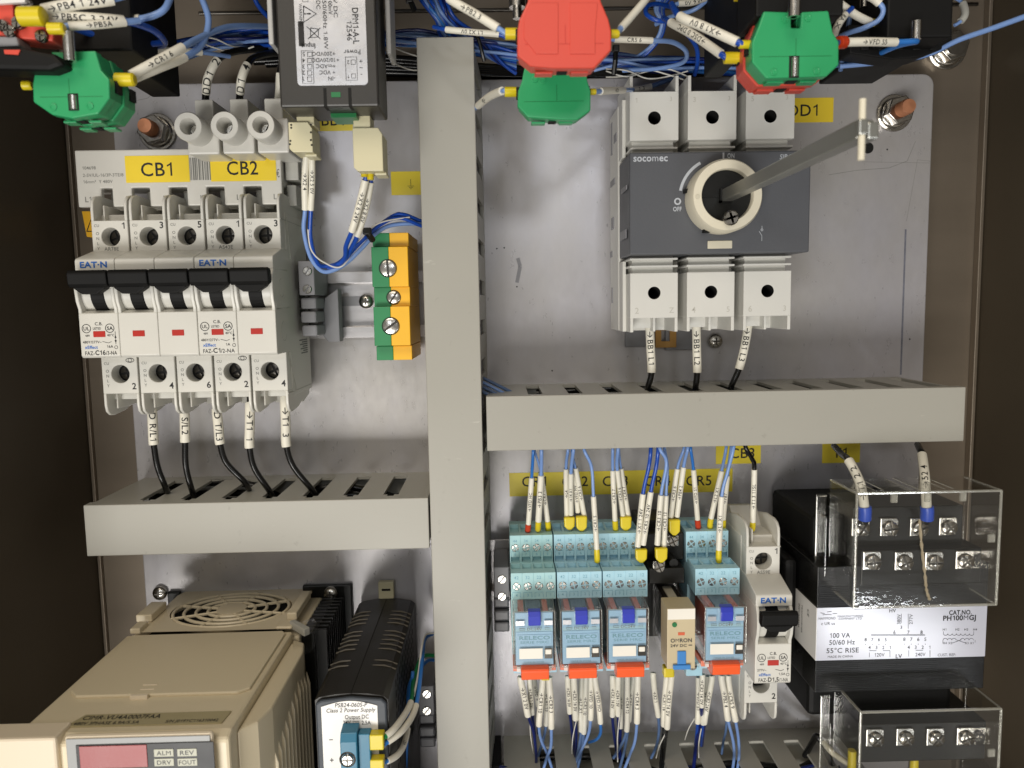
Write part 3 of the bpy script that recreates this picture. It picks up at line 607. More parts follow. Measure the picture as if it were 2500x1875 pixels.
# ================================================================ switch disconnector
t = thing('switch_disconnector', 'three pole switch disconnector with dark grey front on the right of the plate', 'switch disconnector', (102, 40, 0))
MB().box(60.6, 142, -14, 96, 6, 33).build('switch_base', 'sw', t, bevel=.8)
cov = MB().box(61.1, 144, 21.8, 67.6, 34, 64).build('switch_cover', 'dgrey', t, bevel=.7)
for i in range(3):
    u0 = 62.6+i*26.9; u1 = u0+22.6; c = (u0+u1)/2
    m = MB().hole(u0, u1, 74.5, 96.4, 56, (c+.1, 84.6), 2.9, 16, 0, 1, h0=33, mw=1)
    for a in (u0, u1-1.5): m.box(a, a+1.5, 96.3, 103.4-(i == 2)*7, 20, 56)
    m.box(u0+1.5, u1-1.5, 68, 74.6, 34, 52).box(u0+.3, u1-.3, 70.6, 71.6, 34, 55.6).box(u0+.3, u1-.3, 67.8, 68.6, 34, 55.6)
    if i == 0: m.box(61.0, 62.7, 69, 96, 33, 44)
    m.build('terminal_shroud', ['sw', 'hole'], t, bevel=.25)
    m = MB().hole(u0, u1, -7.4, 13.8, 56, (c+.1, 4.4), 2.9, 16, 0, 1, h0=33, mw=1)
    for a in (u0, u1-1.5): m.box(a, a+1.5, -14, -7.3, 20, 56)
    m.box(u0+1.5, u1-1.5, 13.7, 22, 34, 52).box(u0-.1, u1+.1, 19.8, 20.8, 34, 55.4).box(u0-.1, u1+.1, 16.4, 17.4, 34, 55.4)
    m.box(u0+12, u0+13.2, -14, -7.3, 20, 50).box(u0+1.5, u0+12.1, -12.5, -7.4, 18, 44)
    if i == 0: m.box(61.0, 62.7, -14, 20, 33, 44)
    m.build('terminal_shroud', ['sw', 'hole'], t, bevel=.25)
m = MB()
for i in range(3):
    u0 = 62.6+i*26.9
    m.box(u0+22.7, u0+26.8, -12, 20, 33, 36).box(u0+22.7, u0+26.8, 69, 98, 33, 36) if i < 2 else None
    m.text(str(2*i+2), (u0+3.2, -3.8, 56.04), 4.0).text('Z531'[i], (u0+19.6, -3.8, 56.04), 3.6).text(str(2*i+1), (u0+3, 92.6, 56.04), 3.2).text('3', (u0+19, 93, 56.04), 2.8)
m.build('moulded_numbers', 'emb', t)
m = MB()
for v0, v1, h0, h1 in ((60, 63, 10, 24), (38, 44, 12, 20), (30, 34, 40, 58), (24, 27, 8, 14), (52, 54, 44, 60), (76, 92, 12, 16), (80, 84, 22, 30), (0, 8, 12, 15)): m.box(60.2, 60.62, v0, v1, h0, h1)
m.build('flank_slots', 'grey', t)
m = MB().text('socomec', (62.8, 65.2, 64.08), 4.4, align='l', w=15.6, bold=.03).text('ON', (107.2, 65.6, 64.08), 3.0, w=3.2, bold=.02).box(103.4, 104.2, 64, 67, 64.04, 64.08)
m.text('OFF', (82.9, 42.2, 64.08), 2.8, w=3.9, bold=.02).ring((83, 45.6), [(.9, 64.08), (1.6, 64.08)], 20).text('SIRCO', (133.5, 64.8, 64.08), 3.2, w=8, shear=.2)
m.tube([(121.9, 27.2, 64.1), (121.9, 29.6, 64.1), (120.6, 31.6, 64.1)], .13, 5).tube([(121.9, 32.2, 64.1), (121.9, 34, 64.1)], .13, 5).ring((121.9, 32.2), [(.35, 64.1), (.6, 64.1)], 12)
m.build('lettering', 'inkw', cov)
m = MB(); P = []
for r_ in (18.3, 17.0): P += [(101.6+r_*math.cos(math.radians(x)), 47+r_*math.sin(math.radians(x)), 64.09) for x in range(118, 172, 3)]
n_ = len(P)//2; m.add(P, [(i, i+1, n_+i+1, n_+i) for i in range(n_-1)]); m.build('position_arc', 'inkw', cov)
MB().box(96.8, 108.2, 24, 27.6, 63.9, 64.6).build('cover_button', 'cream', cov, bevel=.3)
kc = A(1777, 476, 76)
kn = MB().ring(kc, [(16.2, 64.1), (16.1, 73.8), (15.2, 75.8), (11.7, 76), (11.4, 75.6), (11.3, 72.6)], 64).build('rotary_knob', 'knob', t)
MB().ring(kc, [(11.3, 72.7), (.01, 72.7)], 48).box(kc[0]-10.5, kc[0]-3, kc[1]-.3, kc[1]+.3, 72.6, 73.2).box(kc[0]-3, kc[0]-2.2, kc[1]-3, kc[1]+3, 72.6, 75.5).box(kc[0]-3, kc[0]+2.4, kc[1]-3, kc[1]-2.2, 72.6, 75.5).build('knob_centre', 'black', t)
MB().cyl((kc[0]-9.2-4.2, kc[1]-.5), 1.0, 75.9, 76.3, n=20).build('knob_dot', 'cream', t)
for ang in (168, 245):
    x = math.radians(ang); MB().box(kc[0]+16*math.cos(x)-1.4, kc[0]+16*math.cos(x)+1.4, kc[1]+16*math.sin(x)-.9, kc[1]+16*math.sin(x)+.9, 64.1, 67.5).build('knob_notch', 'black2', t)
c = A(1790, 540, 80); MB().cyl((c[0]-.6, c[1]+1.6), 2.1, 72.8, 79, n=20).screw((c[0]-.6, c[1]+1.6), 79, 3.3, 0, 1, 'x', .3, 1.2, 24).build('clamp_screw', ['zinc', 'zincd'], t)
MB().box(67.2+2, 88.8, -24, -14.4, .1, 1.6).box(91, 108, -26, -14.2, .2, 3).build('foot_bracket', 'grey', t, bevel=.3)
a, b = A(1601, 816, 4), A(1651, 848, 4)
MB().grid([a[0], a[0]+3, b[0]-3.5, b[0]], [b[1], b[1]+3.4, a[1]+2, a[1]+4], lambda i, j: not (i == 1 and j == 1), lambda x, y, z: (x, y, z), 1.7, 4).build('ochre_tab', 'goldtab', t)
a, b = A(1921, 207, 20), A(1960, 222, 20); MB().box(a[0]-22, a[0]-13, a[1]-2, a[1]+3, 34, 36).build('upper_tab', 'goldtab', t)

rp = A(2108, 316, 203)
r_ = thing('operating_shaft', 'long square steel shaft standing out of the disconnector knob with a cross pin', 'shaft', (kc[0], kc[1], 74)); s_ = 2.6
ru, rv = kc[0]+.3, kc[1]+.1
MB().box(ru-s_, ru+s_, rv-s_, rv+s_, 74, 203).build('square_shaft', 'rod', r_, bevel=.5)
MB().cyl((ru-.4, rv), 1.1, rv, rv, n=4) if 0 else None
MB().cyl((ru-1.6, 204.2), .95, rv-8.6, rv+7.8, 'v', 16).build('cross_pin', 'knob', r_)
MB().box(ru-3.0, ru-.2, rv-2.0, rv+2.4, 203.2, 205.4).box(ru-.1, ru+3.2, rv-3.0, rv+1.8, 198, 204.5).build('shaft_end', 'rod', r_, bevel=.6)
# ================================================================ relay row
def socket(u0, label, teal=False):
    w = 21.9; t = thing('relay_socket', label, 'relay socket', (u0+w/2, -145, 7.5), 'blue relay sockets')
    A_, B_ = ('sockt', 'sockt') if teal else ('sock', 'sock')
    nb = 4; pw = w/4
    m = MB(); u1 = u0+w
    def tier(v1, v0, hf, hb):   # face between v0..v1 at height hf with a row of wells in the lower part and entry pockets in the top side
        aa = [u0+.1]; 
        for i in range(nb): aa += [u0+i*pw+.55, u0+(i+1)*pw-.55]
        aa += [u1-.1]; L_ = v1-v0; bb = [v0, v0+L_*.08, v0+L_*.26, v0+L_*.31, v0+L_*.43, v1]
        m.grid(aa, bb, lambda i, j: not (i % 2 == 1 and j == 1 and hf < 50), lambda a, b, c: (a, b, c), hf-3, hf)
        m.box(u0+.1, u1-.1, v0+.1, v1-2.5, hb, hf-3.1)
        # top side with entry pockets
        m.grid(aa, [hb, hb+2, hf-6, hf-2.9], lambda i, j: not (i % 2 == 1 and j == 1), lambda a, b, c: (a, c, b), v1-2.4, v1)
        for i in range(nb): m.box(u0+i*pw+pw-.12, u0+i*pw+pw+.12, v0+L_*.5, v1+.05, hf-.3, hf+.25) if i < 3 else None
    tier(-116.4, -131.6, 40, 18); tier(-129.3, -142.6, 59, 43)
    m.box(u0+.1, u1-.1, -172, -118, 8, 18).box(u0+.2, u1-.2, -172, -131.8, 18, 42.8).box(u0+.4, u1-.4, -176.6, -171, 14, 44)
    m.build('socket_body', A_, t, bevel=.18)
    sh = MB()
    for i in range(nb):
        for v_, h_ in ((-131.6, 40), (-142.6, 59)):
            c0, c1 = u0+i*pw+.75, u0+(i+1)*pw-.75; y0 = v_+(4.2 if h_ == 40 else 1.0); y1 = y0+2.6
            sh.tube([(c0, y0, h_), (c0, y1, h_), (c1, y1, h_), (c1, y0, h_)], .14, 4)
            sh.text(str(4-i+(4 if h_ == 40 else 0)), ((c0+c1)/2, (y0+y1)/2-.1, h_+.04), 1.9)
        sh.text('%d%s' % (4-i, '4'), (u0+(i+.5)*pw, -119.3, 40.04), 2.0).text('%d2' % (4-i), (u0+(i+.5)*pw, -131.6, 59.04), 2.2)
    sh.build('moulded_marks', 'sockd', t)
    MB().box(u0+.8, u1-.8, -131.2, -128.9, 34.5, 36.4).build('clamp_plates', 'cream', t)
    for i in range(nb):
        cu = u0+(i+.5)*pw
        MB().screw((cu, -122.9), 39.8, 2.05, 0, 1, 'x', random.random(), .7).build('terminal_screw', ['zinc', 'zincd'], t)
        MB().screw((cu, -136.0), 58.8, 2.05, 0, 1, 'x', random.random(), .7).build('terminal_screw', ['zinc', 'zincd'], t)
    c = u0+w/2-.6
    k = MB().prism([(-170.2, 62), (-168.6, 71.4), (-169, 76.2), (-170.4, 77.2), (-174.6, 76.6), (-176, 73), (-175.6, 62)], 'u', c-6.4, c+6.6)
    k.box(c-6.2, c+6.4, -169.8, -169.2, 71, 77.4).build('retaining_clip', 'orange', t, bevel=.35)
    MB().box(u0+.3, c-6.5, -173.6, -170.6, 58, 70).box(c+6.8, u1-1.2, -173.6, -170.6, 58, 70).build('clip_arm', 'orange2', t, bevel=.3)
    MB().box(u0+2, c-6.6, -173.4, -170.8, 70.1, 71).box(c+6.9, c+8.2, -173.4, -170.8, 70.1, 71).build('clip_label', 'paper', t)
    MB().box(u0+.5, u1-.5, -176.6, -173.8, 44, 66).build('lower_skirt', 'sock', t, bevel=.3)
    return t
def relay(u0, label):
    w = 19.6; u1 = u0+w; v0, v1, H = -169.6, -142.2, 75; t = thing('plug_in_relay', label, 'relay', (u0+w/2, -156, 44), 'blue plug in relays')
    MB().box(u0+.9, u1-.9, v0+.8, v1-.8, 72.2, 73.6).build('relay_front', 'relayf', t, bevel=.2)
    MB().box(u0+2.6, u0+5.2, v0+3, v1-.7, 46, 72.1).box(u1-5.6, u1-3, v0+3, v1-.7, 46, 72.1).build('coil_side', 'coil', t, bevel=.3)
    MB().box(u0+6, u1-6.4, v0+3, v1-1.2, 46, 72.1).build('coil_core', 'coild', t)
    fr = MB()
    fr.box(u0+1.1, u1-1.1, v0+3.6, v0+17.2, 73.7, 74.0).box(u0+1.1, u1-1.1, v0+18.8, v1-.9, 73.7, 74.0).box(u0+1.8, u1-1.8, v0+11.1, v0+15.9, 74.0, 74.3)
    fr.build('front_relief', 'relayf', t, bevel=.12)
    MB().box(u0+1.2, u1-1.2, v0+17.2, v0+18.8, 73.62, 73.7).build('front_groove', 'sock', t)
    MB().box(u0+.0, u1-.0, v0, v1, 74.45, 75.0).box(u0, u0+.5, v0, v1, 46, 74.4).box(u1-.5, u1, v0, v1, 46, 74.4).box(u0+.6, u1-.6, v1-.5, v1, 46, 74.4).box(u0+.6, u1-.6, v0, v0+.5, 46, 74.4).build('clear_case', 'rclear', t, bevel=.12)
    ed = MB()  # milky tubes carry the bright case edges in their colour
    for uu in (u0+.1, u1-.1): ed.tube([(uu, v0, 74.9), (uu, v1, 74.9)], .17, 5).tube([(uu, v1, 74.8), (uu, v1, 46)], .14, 5)
    ed.tube([(u0, v1, 74.9), (u1, v1, 74.9)], .15, 5).tube([(u0, v0, 74.9), (u1, v0, 74.9)], .15, 5).build('case_lit_edges', 'clr2', t)
    c = u0+w/2+.1
    MB().prism([(v1-6.3, 75.1), (v1-6.3, 76.6), (v1-1.6, 77.2), (v1+.5, 76.2), (v1+.9, 73), (v1+.05, 73), (v1+.05, 75.1)], 'u', c-2.9, c+2.9).build('test_button', 'rblue', t, bevel=.4)
    MB().box(u0+1.2, u0+5.2, v1-6.6, v1-4.4, 75.05, 75.2).box(u1-5.2, u1-1.2, v1-6.6, v1-4.4, 75.05, 75.2).build('indicator_window', 'coilpale' if 'coilpale' in M else 'foil', t)
    MB().box(u0+2.6, u0+13.6, v0+4.5, v0+9.6, 75.05, 75.25).build('write_on_label', 'omw', t, bevel=.1)
    MB().box(u0+14.4, u0+18.2, v0+4.6, v0+9.6, 75.05, 75.3).build('latch_window', 'zincd', t)
    MB().box(u0+14.8, u0+17.7, v0+6.8, v0+9.2, 75.3, 75.9).build('latch_lever', 'omw', t, bevel=.3)
    m = MB().text('DC24V', (c, v1-8.4, 75.08), 1.9, w=6.8).box(c+4.8, c+7.0, v1-8.0, v1-7.8, 75.06, 75.09)
    for i in range(3): m.box(c+4.8+i*.85, c+5.3+i*.85, v1-8.8, v1-8.6, 75.06, 75.09)
    m.tube([(c-7, v1-8, 75.1), (c-4.4, v1-8, 75.1), (c-4.4, v1-8.8, 75.1), (c-7, v1-8.8, 75.1), (c-7, v1-8, 75.1)], .1, 4).build('lettering', 'inkg', t)
    MB().text('RELECO', (c, v0+14.4, 74.36), 2.5, w=14.4, bold=.03).text('SERIE MRC', (c, v0+12.2, 74.36), 1.7, w=13.4).text('MADE IN SWISS', (c-.4, v0+2.2, 73.7), 1.1, w=9.5).build('moulded_name', 'sockd', t)
    return t
socket(3.7, 'teal blue relay socket, leftmost in the relay row beside the end bracket', True); R0 = relay(4.3, 'blue clear cased relay in the leftmost teal socket')
socket(26.1, 'blue relay socket, second from the left in the relay row')
socket(48.4, 'blue relay socket, third from the left beside the tan relay')
socket(93.5, 'blue relay socket on the right of the tan relay')
for du, l in ((22.0, 'blue clear cased relay, second from the left'), (43.9, 'blue clear cased relay directly left of the tan relay'), (89.7, 'blue clear cased relay directly right of the tan relay')):
    c = copy_tree(R0); c.location.x += du/1000; c['label'] = l; c.rotation_euler.y = random.uniform(-.012, .012); c.location.y += random.uniform(-.0006, .0004)

# tan slim relay and its black socket
t = thing('relay_socket', 'black relay socket under the tan slim relay', 'relay socket', (82, -140, 7.5))
MB().box(71.2, 92.6, -176, -113, 8, 30).box(71.4, 92.4, -131, -117, 30.1, 40).box(72.4, 90, -139, -131.1, 30.1, 52).build('socket_body', 'black', t, bevel=.4)
for x, y, h in ((1644, 1322, 42), (1610, 1385, 53)):
    c = A(x, y, h); MB().screw(c, h, 2.7, kind='x', ang=.4).box(c[0]-2.9, c[0]+2.9, c[1]-2.6, c[1]+2.6, h-2.2, h-1.2).build('terminal_screw', ['zinc', 'zincd'], t)
c = A(1645, 1375, 50); MB().cyl(c, 2.2, 38, 50, n=20).build('screw_guide', 'black', t)
c = A(1693, 1627, 60); MB().box(c[0]-3, c[0]+5, c[1]-6, c[1]+2.5, 20, 58).build('lower_terminal', 'sock', t, bevel=.3); MB().screw((c[0], c[1]-.5), 58.5, 2.2).build('terminal_screw', ['zinc', 'zincd'], t)
t = thing('plug_in_relay', 'slim tan relay with blue lever between the blue relays', 'relay', (80, -155, 45))
a, b = A(1629, 1486, 76), A(1697, 1632, 76); u0, u1, v1, v0 = a[0], b[0], a[1], b[1]
MB().box(u0, u1, v0, v1, 62, 76).build('relay_front', 'omron', t, bevel=.3)
MB().box(u0+.5, u1-.5, v0, v1-.3, 40, 61.9).build('relay_case', 'rclear', t)
MB().box(u0+2, u1-2, v0+2, v1-2, 40, 61).build('relay_core', 'black', t); MB().box(u0+4.4, u1-4.6, v1-1.9, v1-1.2, 44, 61).build('label_strip', 'cream', t)
MB().box(u0+.2, u1-.2, v1-5.3, v1-.2, 76, 76.25).build('white_band', 'omw', t)
c = (u0+u1)/2
MB().cyl((u0+3.4, v1-7.8), 1.15, 76, 76.4, n=18).build('indicator_lamp', 'green2', t); MB().box(c-1.5, c+1.6, v1-13, v1-11.6, 76, 76.2).build('flag_window', 'coil', t)
MB().text('OMRON', (c, v1-15.5, 76.1), 2.6, w=10, bold=.04).text('24V DC ⎓', (c, v1-18, 76.1), 1.9, w=10.2, bold=.03).build('lettering', 'dgrey2', t)
MB().box(c-1.9, c+2.2, v0+2.3, v1-20.6, 76, 76.7).box(c-4, c+4.2, v0+.2, v0+2.4, 76, 77.4).build('release_lever', 'oblue', t, bevel=.25)

# ================================================================ transformer
t = thing('transformer', 'black laminated control transformer with white rating label', 'transformer', (187, -160, 0))
MB().box(146.8, 227.4, -185.5, -124, 20, 75).build('core_stack', 'xf', t, bevel=.3)
for k_ in (0, 1):
    m = MB()
    for i in range(16 if k_ == 0 else 10): v_ = (-184.8 if k_ == 0 else -142.6)+i*.95; m.box(146.6, 205 if i > 7 else 195-i*2, v_, v_+.4, 60, 75.18)
    m.build('laminations', 'black', t)
MB().box(150, 222, -206, -104, 4, 60).box(140, 146.6, -178, -128, 6, 52).build('coil_housing', 'black2', t, bevel=2.5)
MB().prism([(-215, 0), (-122, 0), (-122, 3), (-135, 30), (-190, 30), (-215, 3)], 'u', 132, 139.8).build('mounting_bracket', 'black', t, bevel=.5)
lb = MB().box(146.7, 227.2, -169.4, -143.7, 75.2, 75.45).build('rating_label', 'xl', t)
MB().box(146.45, 146.7, -169.4, -143.7, 50, 75.4).build('side_label', 'paper', t); MB().box(139.6, 139.9, -162, -150, 34, 46).build('side_sticker', 'paper', t)
m = MB(); z = 75.5
def LT(s, x, y, size, w=None, **k): p = A(1900+x/3.687, 1425+y/3.687, z); m.text(s, (p[0], p[1], z), size, w, **k)
def LL(*pts, r=.12): m.tube([A3(1900+x/3.687, 1425+y/3.687, z) for x, y in pts], r, 4)
LT('CAT.NO.', 1640, 258, 3.1, 10.8, bold=.05); LT('PH100MGJ', 1632, 307, 3.4, 15.6, bold=.05); LT('HV', 1030, 243, 2.4, bold=.02); LT('LV', 1086, 652, 2.8, bold=.02); LT('CUST. REF:', 1517, 640, 1.9, 8.6)
LT('100 VA', 556, 465, 3.4, 9.6); LT('50/60 Hz', 575, 527, 3.4, 12.2); LT('55°C RISE', 580, 600, 3.4, 15.4); LT('MADE IN CHINA', 560, 655, 1.6, 12)
LT('380V', 1085, 320, 2.3, X=(0, 1, 0), Y=(-1, 0, 0)); LT('277V', 1195, 320, 2.3, X=(0, 1, 0), Y=(-1, 0, 0)); LL((1108, 270), (1106, 355)); LL((1170, 270), (1170, 405)); LT('3', 1107, 392, 2.2)
for s, x in (('6', 1046), ('7', 1172), ('8', 1290)): LT(s, x, 438, 2.4); LT('.', x, 408, 3)
LL((835, 458), (1320, 458), r=.09); LL((835, 466), (1320, 466), r=.09)
for i, s in enumerate('8765'): LT(s, 787+i*60, 503, 2.3); LT(s, 1135+i*63, 500, 2.4); LT('.', 787+i*60, 530, 3); LT('.', 1135+i*63, 528, 3)
for i, s in enumerate('4321'): LT(s, 822+i*62, 574, 2.3); LT(s, 1174+i*63, 572, 2.4)
LL((820, 603), (884, 603)); LL((942, 603), (1006, 603)); LL((1238, 600), (1302, 600)); LL((820, 620), (820, 660)); LL((1006, 603), (1006, 660)); LL((1175, 600), (1175, 655)); LL((1366, 600), (1366, 658)); LT('120V', 912, 640, 2.5, 4.8); LT('240V', 1280, 637, 2.5, 4.8)
for s, x in (('H1', 1497), ('H2', 1613), ('H3', 1692), ('H4', 1772)): LT(s, x, 412, 1.6)
for s, x in (('X4', 1500), ('X2', 1548), ('X3', 1696), ('X1', 1742)): LT(s, x, 535, 1.5)
for c0, sg in ((1487, 1), (1484, -1)):
    for i in range(7):
        if sg < 0 and i == 3: continue
        LL(*[(c0+i*39+19.5-19.5*math.cos(math.pi*k/6), (450 if sg > 0 else 508)+sg*16*math.sin(math.pi*k/6)) for k in range(7)], r=.1)
LL((1487, 430), (1487, 450), r=.1); LL((1760, 430), (1760, 450), r=.1); LL((1482, 508), (1482, 540), r=.1); LL((1772, 508), (1772, 530), r=.1); LL((1565, 535), (1650, 505), r=.1); LL((1600, 505), (1690, 535), r=.1)
for i, (x, y) in enumerate(((380, 262), (440, 255), (440, 275), (490, 270), (400, 280))): LL((x, y), (x+40, y+(8, -6, 5, -3, -2)[i]), r=.12)
LT('HAMMOND', 440, 312, 1.8, 8); LT('MANUFACTURING', 650, 292, 1.5, 12); LT('COMPANY LTD', 648, 315, 1.5, 11); LT('c UR us', 450, 358, 2)
m.build('lettering', 'ink', lb)
m = MB().text('INDUSTRIAL', (146.4, -156, 55), 2.2, X=(0, -1, 0), Y=(0, 0, 1)).text('TRANSFORMER', (146.4, -156, 58.6), 2.0, X=(0, -1, 0), Y=(0, 0, 1)).text('CE', (146.4, -150, 66), 3, X=(0, -1, 0), Y=(0, 0, 1))
m.build('side_lettering', 'ink', lb)

# clear terminal covers with screw rows behind them
def cover(label, x0, y0, x1, y1, h1, depth, tabs=True):
    a, b = A(x0, y0, h1), A(x1, y1, h1); u0, u1, v1, v0 = a[0], b[0], a[1], b[1]; h0 = h1-depth; th = .9
    t = thing('clear_cover', label, 'clear cover', ((u0+u1)/2, (v0+v1)/2, h0), 'clear plastic covers over the transformer terminals')
    m = MB().box(u0, u1, v0, v1, h1-th, h1).box(u0, u0+th, v0, v1, h0, h1-th-.05).box(u1-th, u1, v0, v1, h0, h1-th-.05).box(u0+th+.05, u1-th-.05, v0, v0+th, h0, h1-th-.05)
    if tabs:
        aa = [u0+th+.05]; n = 4; W_ = (u1-u0)
        for i in range(3): aa += [u0+W_*(.16+i*.24), u0+W_*(.22+i*.24)]
        aa += [u1-th-.05]; m.grid(aa, [h0, h1-5, h1-th-.05], lambda i, j: j == 1 or i % 2 == 0, lambda p, q, c: (p, c, q), v1-th, v1)
    else: m.box(u0+th+.05, u1-th-.05, v1-th, v1, h0, h1-th-.05)
    m.box(u0-5, u0-.05, v0+5, v1-8, h0-4, h0-3).box(u0-5, u0-4, v0+8, v1-16, h0-3, h0+8)
    m.build('cover_shell', 'clear', t, bevel=.5)
    e = MB(); r = .62  # whitish tubes paint highlights along the edges; the small tabs join them
    c = [(u0+r, v0+r), (u1-r, v0+r), (u1-r, v1-r), (u0+r, v1-r)]
    for i in range(4): p, q = c[i], c[(i+1) % 4]; e.tube([(*p, h1-r), (*q, h1-r)], r, 8).tube([(*p, h1-r), (*p, h0)], r*(1.0 if i in (0, 3) else .7), 8)
    e.tube([(u0, v0+r, h0), (u1, v0+r, h0)], r*.7, 6).tube([(u0-4.6, v0+6, h0-3), (u0-4.6, v1-9, h0-3), (u0, v1-9, h0-3)], .4, 6)
    if tabs:
        for x_ in aa[1:-1]: e.tube([(x_, v1-.4, h1-5), (x_, v1-.4, h0)], .22, 6)
        for k_ in (.27, .5, .74): e.box(u0+W_*k_-1.3, u0+W_*k_+1.3, v1-5.2, v1-.9, h1-2.4, h1-1.2)
    e.box(u1-5, u1-2, v1-24, v1-20.5, h1-2, h1-1.2)
    e.build('cover_lit_edges', 'clr2', t)
    return t, (u0, u1, v0, v1, h0)
cv, cb = cover('clear plastic terminal cover above the transformer label', 2091, 1203, 2437, 1480, 95, 27)
MB().tube(spline([A3(2245, 1268, 95.4), A3(2250, 1330, 95.4), A3(2258, 1400, 95.4), A3(2262, 1440, 95.4), A3(2270, 1465, 95.4)], 6), [.2, .5, .8, .6, .4]*5+[.6]*0 if 0 else [.25+.55*abs(math.sin(i*1.3)) for i in range(25)], 8).build('glue_streak', clear('dried_glue', (.8, .75, .65), .05, .3, .55, 'B5A688'), cv)
cover('clear plastic terminal cover below the transformer label', 2100, 1738, 2437, 1990, 95, 27, tabs=False)
def tblock(label, pts, h, body, lowers=False):
    t = thing('terminal_strip', label, 'terminal strip', (*A(*pts[0], h), 40), 'black screw terminal strips on the transformer')
    m = MB()
    for bx in body: m.box(*bx)
    m.build('strip_body', 'black', t, bevel=.5)
    for x, y in pts:
        c = A(x, y, h)
        MB().prism([(c[0]-4.3, c[1]-4.3), (c[0]+3.6, c[1]-4.3), (c[0]+4.4, c[1]+3), (c[0]+3.6, c[1]+4.6), (c[0]-4.3, c[1]+4.6)], 'h', h-2.4, h-1.2).build('clamp_washer', 'zinc', t, bevel=.4)
        MB().screw((c[0]+.3, c[1]-.4), h-.2, 3.5, kind='x', ang=random.random(), n=22).build('terminal_screw', ['zinc', 'zincd'], t)
        if lowers: MB().cyl((c[0]+1.5, h-5), .9, c[1]-11, c[1]-4, 'v', 12).cyl((c[0]-1.3, h-5.6), .9, c[1]-9.5, c[1]-4, 'v', 12).build('lead_pins', 'zinc', t)
up = [(2105, 1290), (2175, 1290), (2248, 1290), (2319, 1288)]; lo = [(2133, 1372), (2211, 1373), (2285, 1373), (2360, 1370)]
a, b, c_, d_ = A(2085, 1240, 70), A(2350, 1330, 70), A(2105, 1345, 76), A(2395, 1425, 76)
tblock('black upper row of four screw terminals under the top clear cover', up, 72, [(a[0], b[0], b[1], a[1], 40, 69.5)])
tblock('black lower row of four screw terminals under the top clear cover', lo, 78, [(c_[0], d_[0], d_[1], c_[1], 40, 75.5)])
a, b = A(2095, 1765, 72), A(2400, 1835, 72)
tblock('black row of four screw terminals under the bottom clear cover', [(2140, 1806), (2214, 1804), (2288, 1804), (2362, 1802)], 76, [(a[0], b[0], b[1]-3, a[1], 40, 73.5)], True)

# ================================================================ beige drive
t = thing('motor_drive', 'large beige motor drive with fan grille and red display at the lower left', 'motor drive', (-145, -200, 0))
vT = -156.5
m = MB().box(-184.5, -103.5, -300, vT-.8, 55, 139).box(-184.5, -100.6, -300, vT-3.4, 4, 55)
m.prism([(vT-.8, 139), (vT-.8, 142), (vT-3, 146), (-300, 146), (-300, 139)], 'u', -200 if 0 else -184.5, -103.5)
m.build('drive_body', 'vfd', t, bevel=1.2)
MB().prism([(-103.4, 56), (-97, 60), (-95, 70), (-95, 120), (-97.5, 131), (-103.4, 138)], 'v', -300, vT-4.5).build('side_shoulder', 'vfd', t, bevel=1.0)
m = MB().prism([(-180.5, 58), (-180.5, 112), (-176, 116.5), (-110, 116.5), (-106, 113), (-106, 60), (-108, 57)], 'v', vT-.9, vT+.5); m.build('top_panel', 'vfd', t, bevel=.5)
MB().box(-153, -146, vT-.9, vT+.9, 117, 118.6).box(-152, -146, vT+.4, vT+.75, 108.5, 109.2).box(-151.4, -145.4, vT+.4, vT+.75, 112.3, 113).build('panel_latch', 'vfdf', t, bevel=.2)
# fan grille on the top face (plane v = const)
fc = (-143, 27); m = MB()
def gpl(u, h): return (u, vT-.3, h)
for r_ in (12, 18, 24, 29.5): m.tube([(fc[0]+r_*math.cos(x), vT-.4, fc[1]+r_*.76*math.sin(x)) for x in [2*math.pi*k/44 for k in range(45)]], .85, 8)
for k in range(8): x = math.pi*2*k/8+.3; m.tube([(fc[0]+5*math.cos(x), vT-.4, fc[1]+5*math.sin(x)), (fc[0]+31*math.cos(x), vT-.4, fc[1]+23*math.sin(x))], .8, 6)
m.cyl((fc[0], fc[1]), 7.6, vT-1.2, vT+.4, 'v', 28).build('fan_grille', 'vfd', t)
fr = MB(); P = []; n = 48
for k in range(n):
    x = 2*math.pi*k/n; dx, dy = math.cos(x), math.sin(x); q = min(abs(37/dx) if dx else 1e9, abs(27/dy) if dy else 1e9); P.append((fc[0]+dx*q, fc[1]+dy*q))
P2 = [(fc[0]+31*math.cos(2*math.pi*k/n), fc[1]+23.3*math.sin(2*math.pi*k/n)) for k in range(n)]
V_ = [(p[0], vT, p[1]) for p in P]+[(p[0], vT, p[1]) for p in P2]+[(p[0], vT-4, p[1]) for p in P2]
fr.add(V_, [(i, (i+1) % n, n+(i+1) % n, n+i) for i in range(n)]+[(n+i, n+(i+1) % n, 2*n+(i+1) % n, 2*n+i) for i in range(n)]).build('fan_frame', 'vfd', t)
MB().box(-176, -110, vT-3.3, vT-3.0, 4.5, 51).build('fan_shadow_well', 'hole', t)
for bx in ((-186, -178, vT+.1, vT+4, 24, 42), (-109.5, -104.5, vT+.1, vT+4, 14, 44), (-183, -178, vT-.5, vT+2.4, 46, 55), (-112, -104, vT, vT+1.6, 46, 55)): MB().box(*bx).build('side_catch', 'vfd', t, bevel=.6)
MB().box(-112, -84.5, -300, vT+3, .2, 3.2).box(-187, -180, -300, vT+1, .2, 3.2).build('base_flange', 'black', t, bevel=.8)
m = MB()
for i in range(10): m.box(-100.4, -88.6, -300, vT-3, 6+i*4.6, 7.6+i*4.6)
m.box(-100.4, -94, -300, vT-3.5, 3.4, 52).build('heat_sink', 'black', t, bevel=.2)
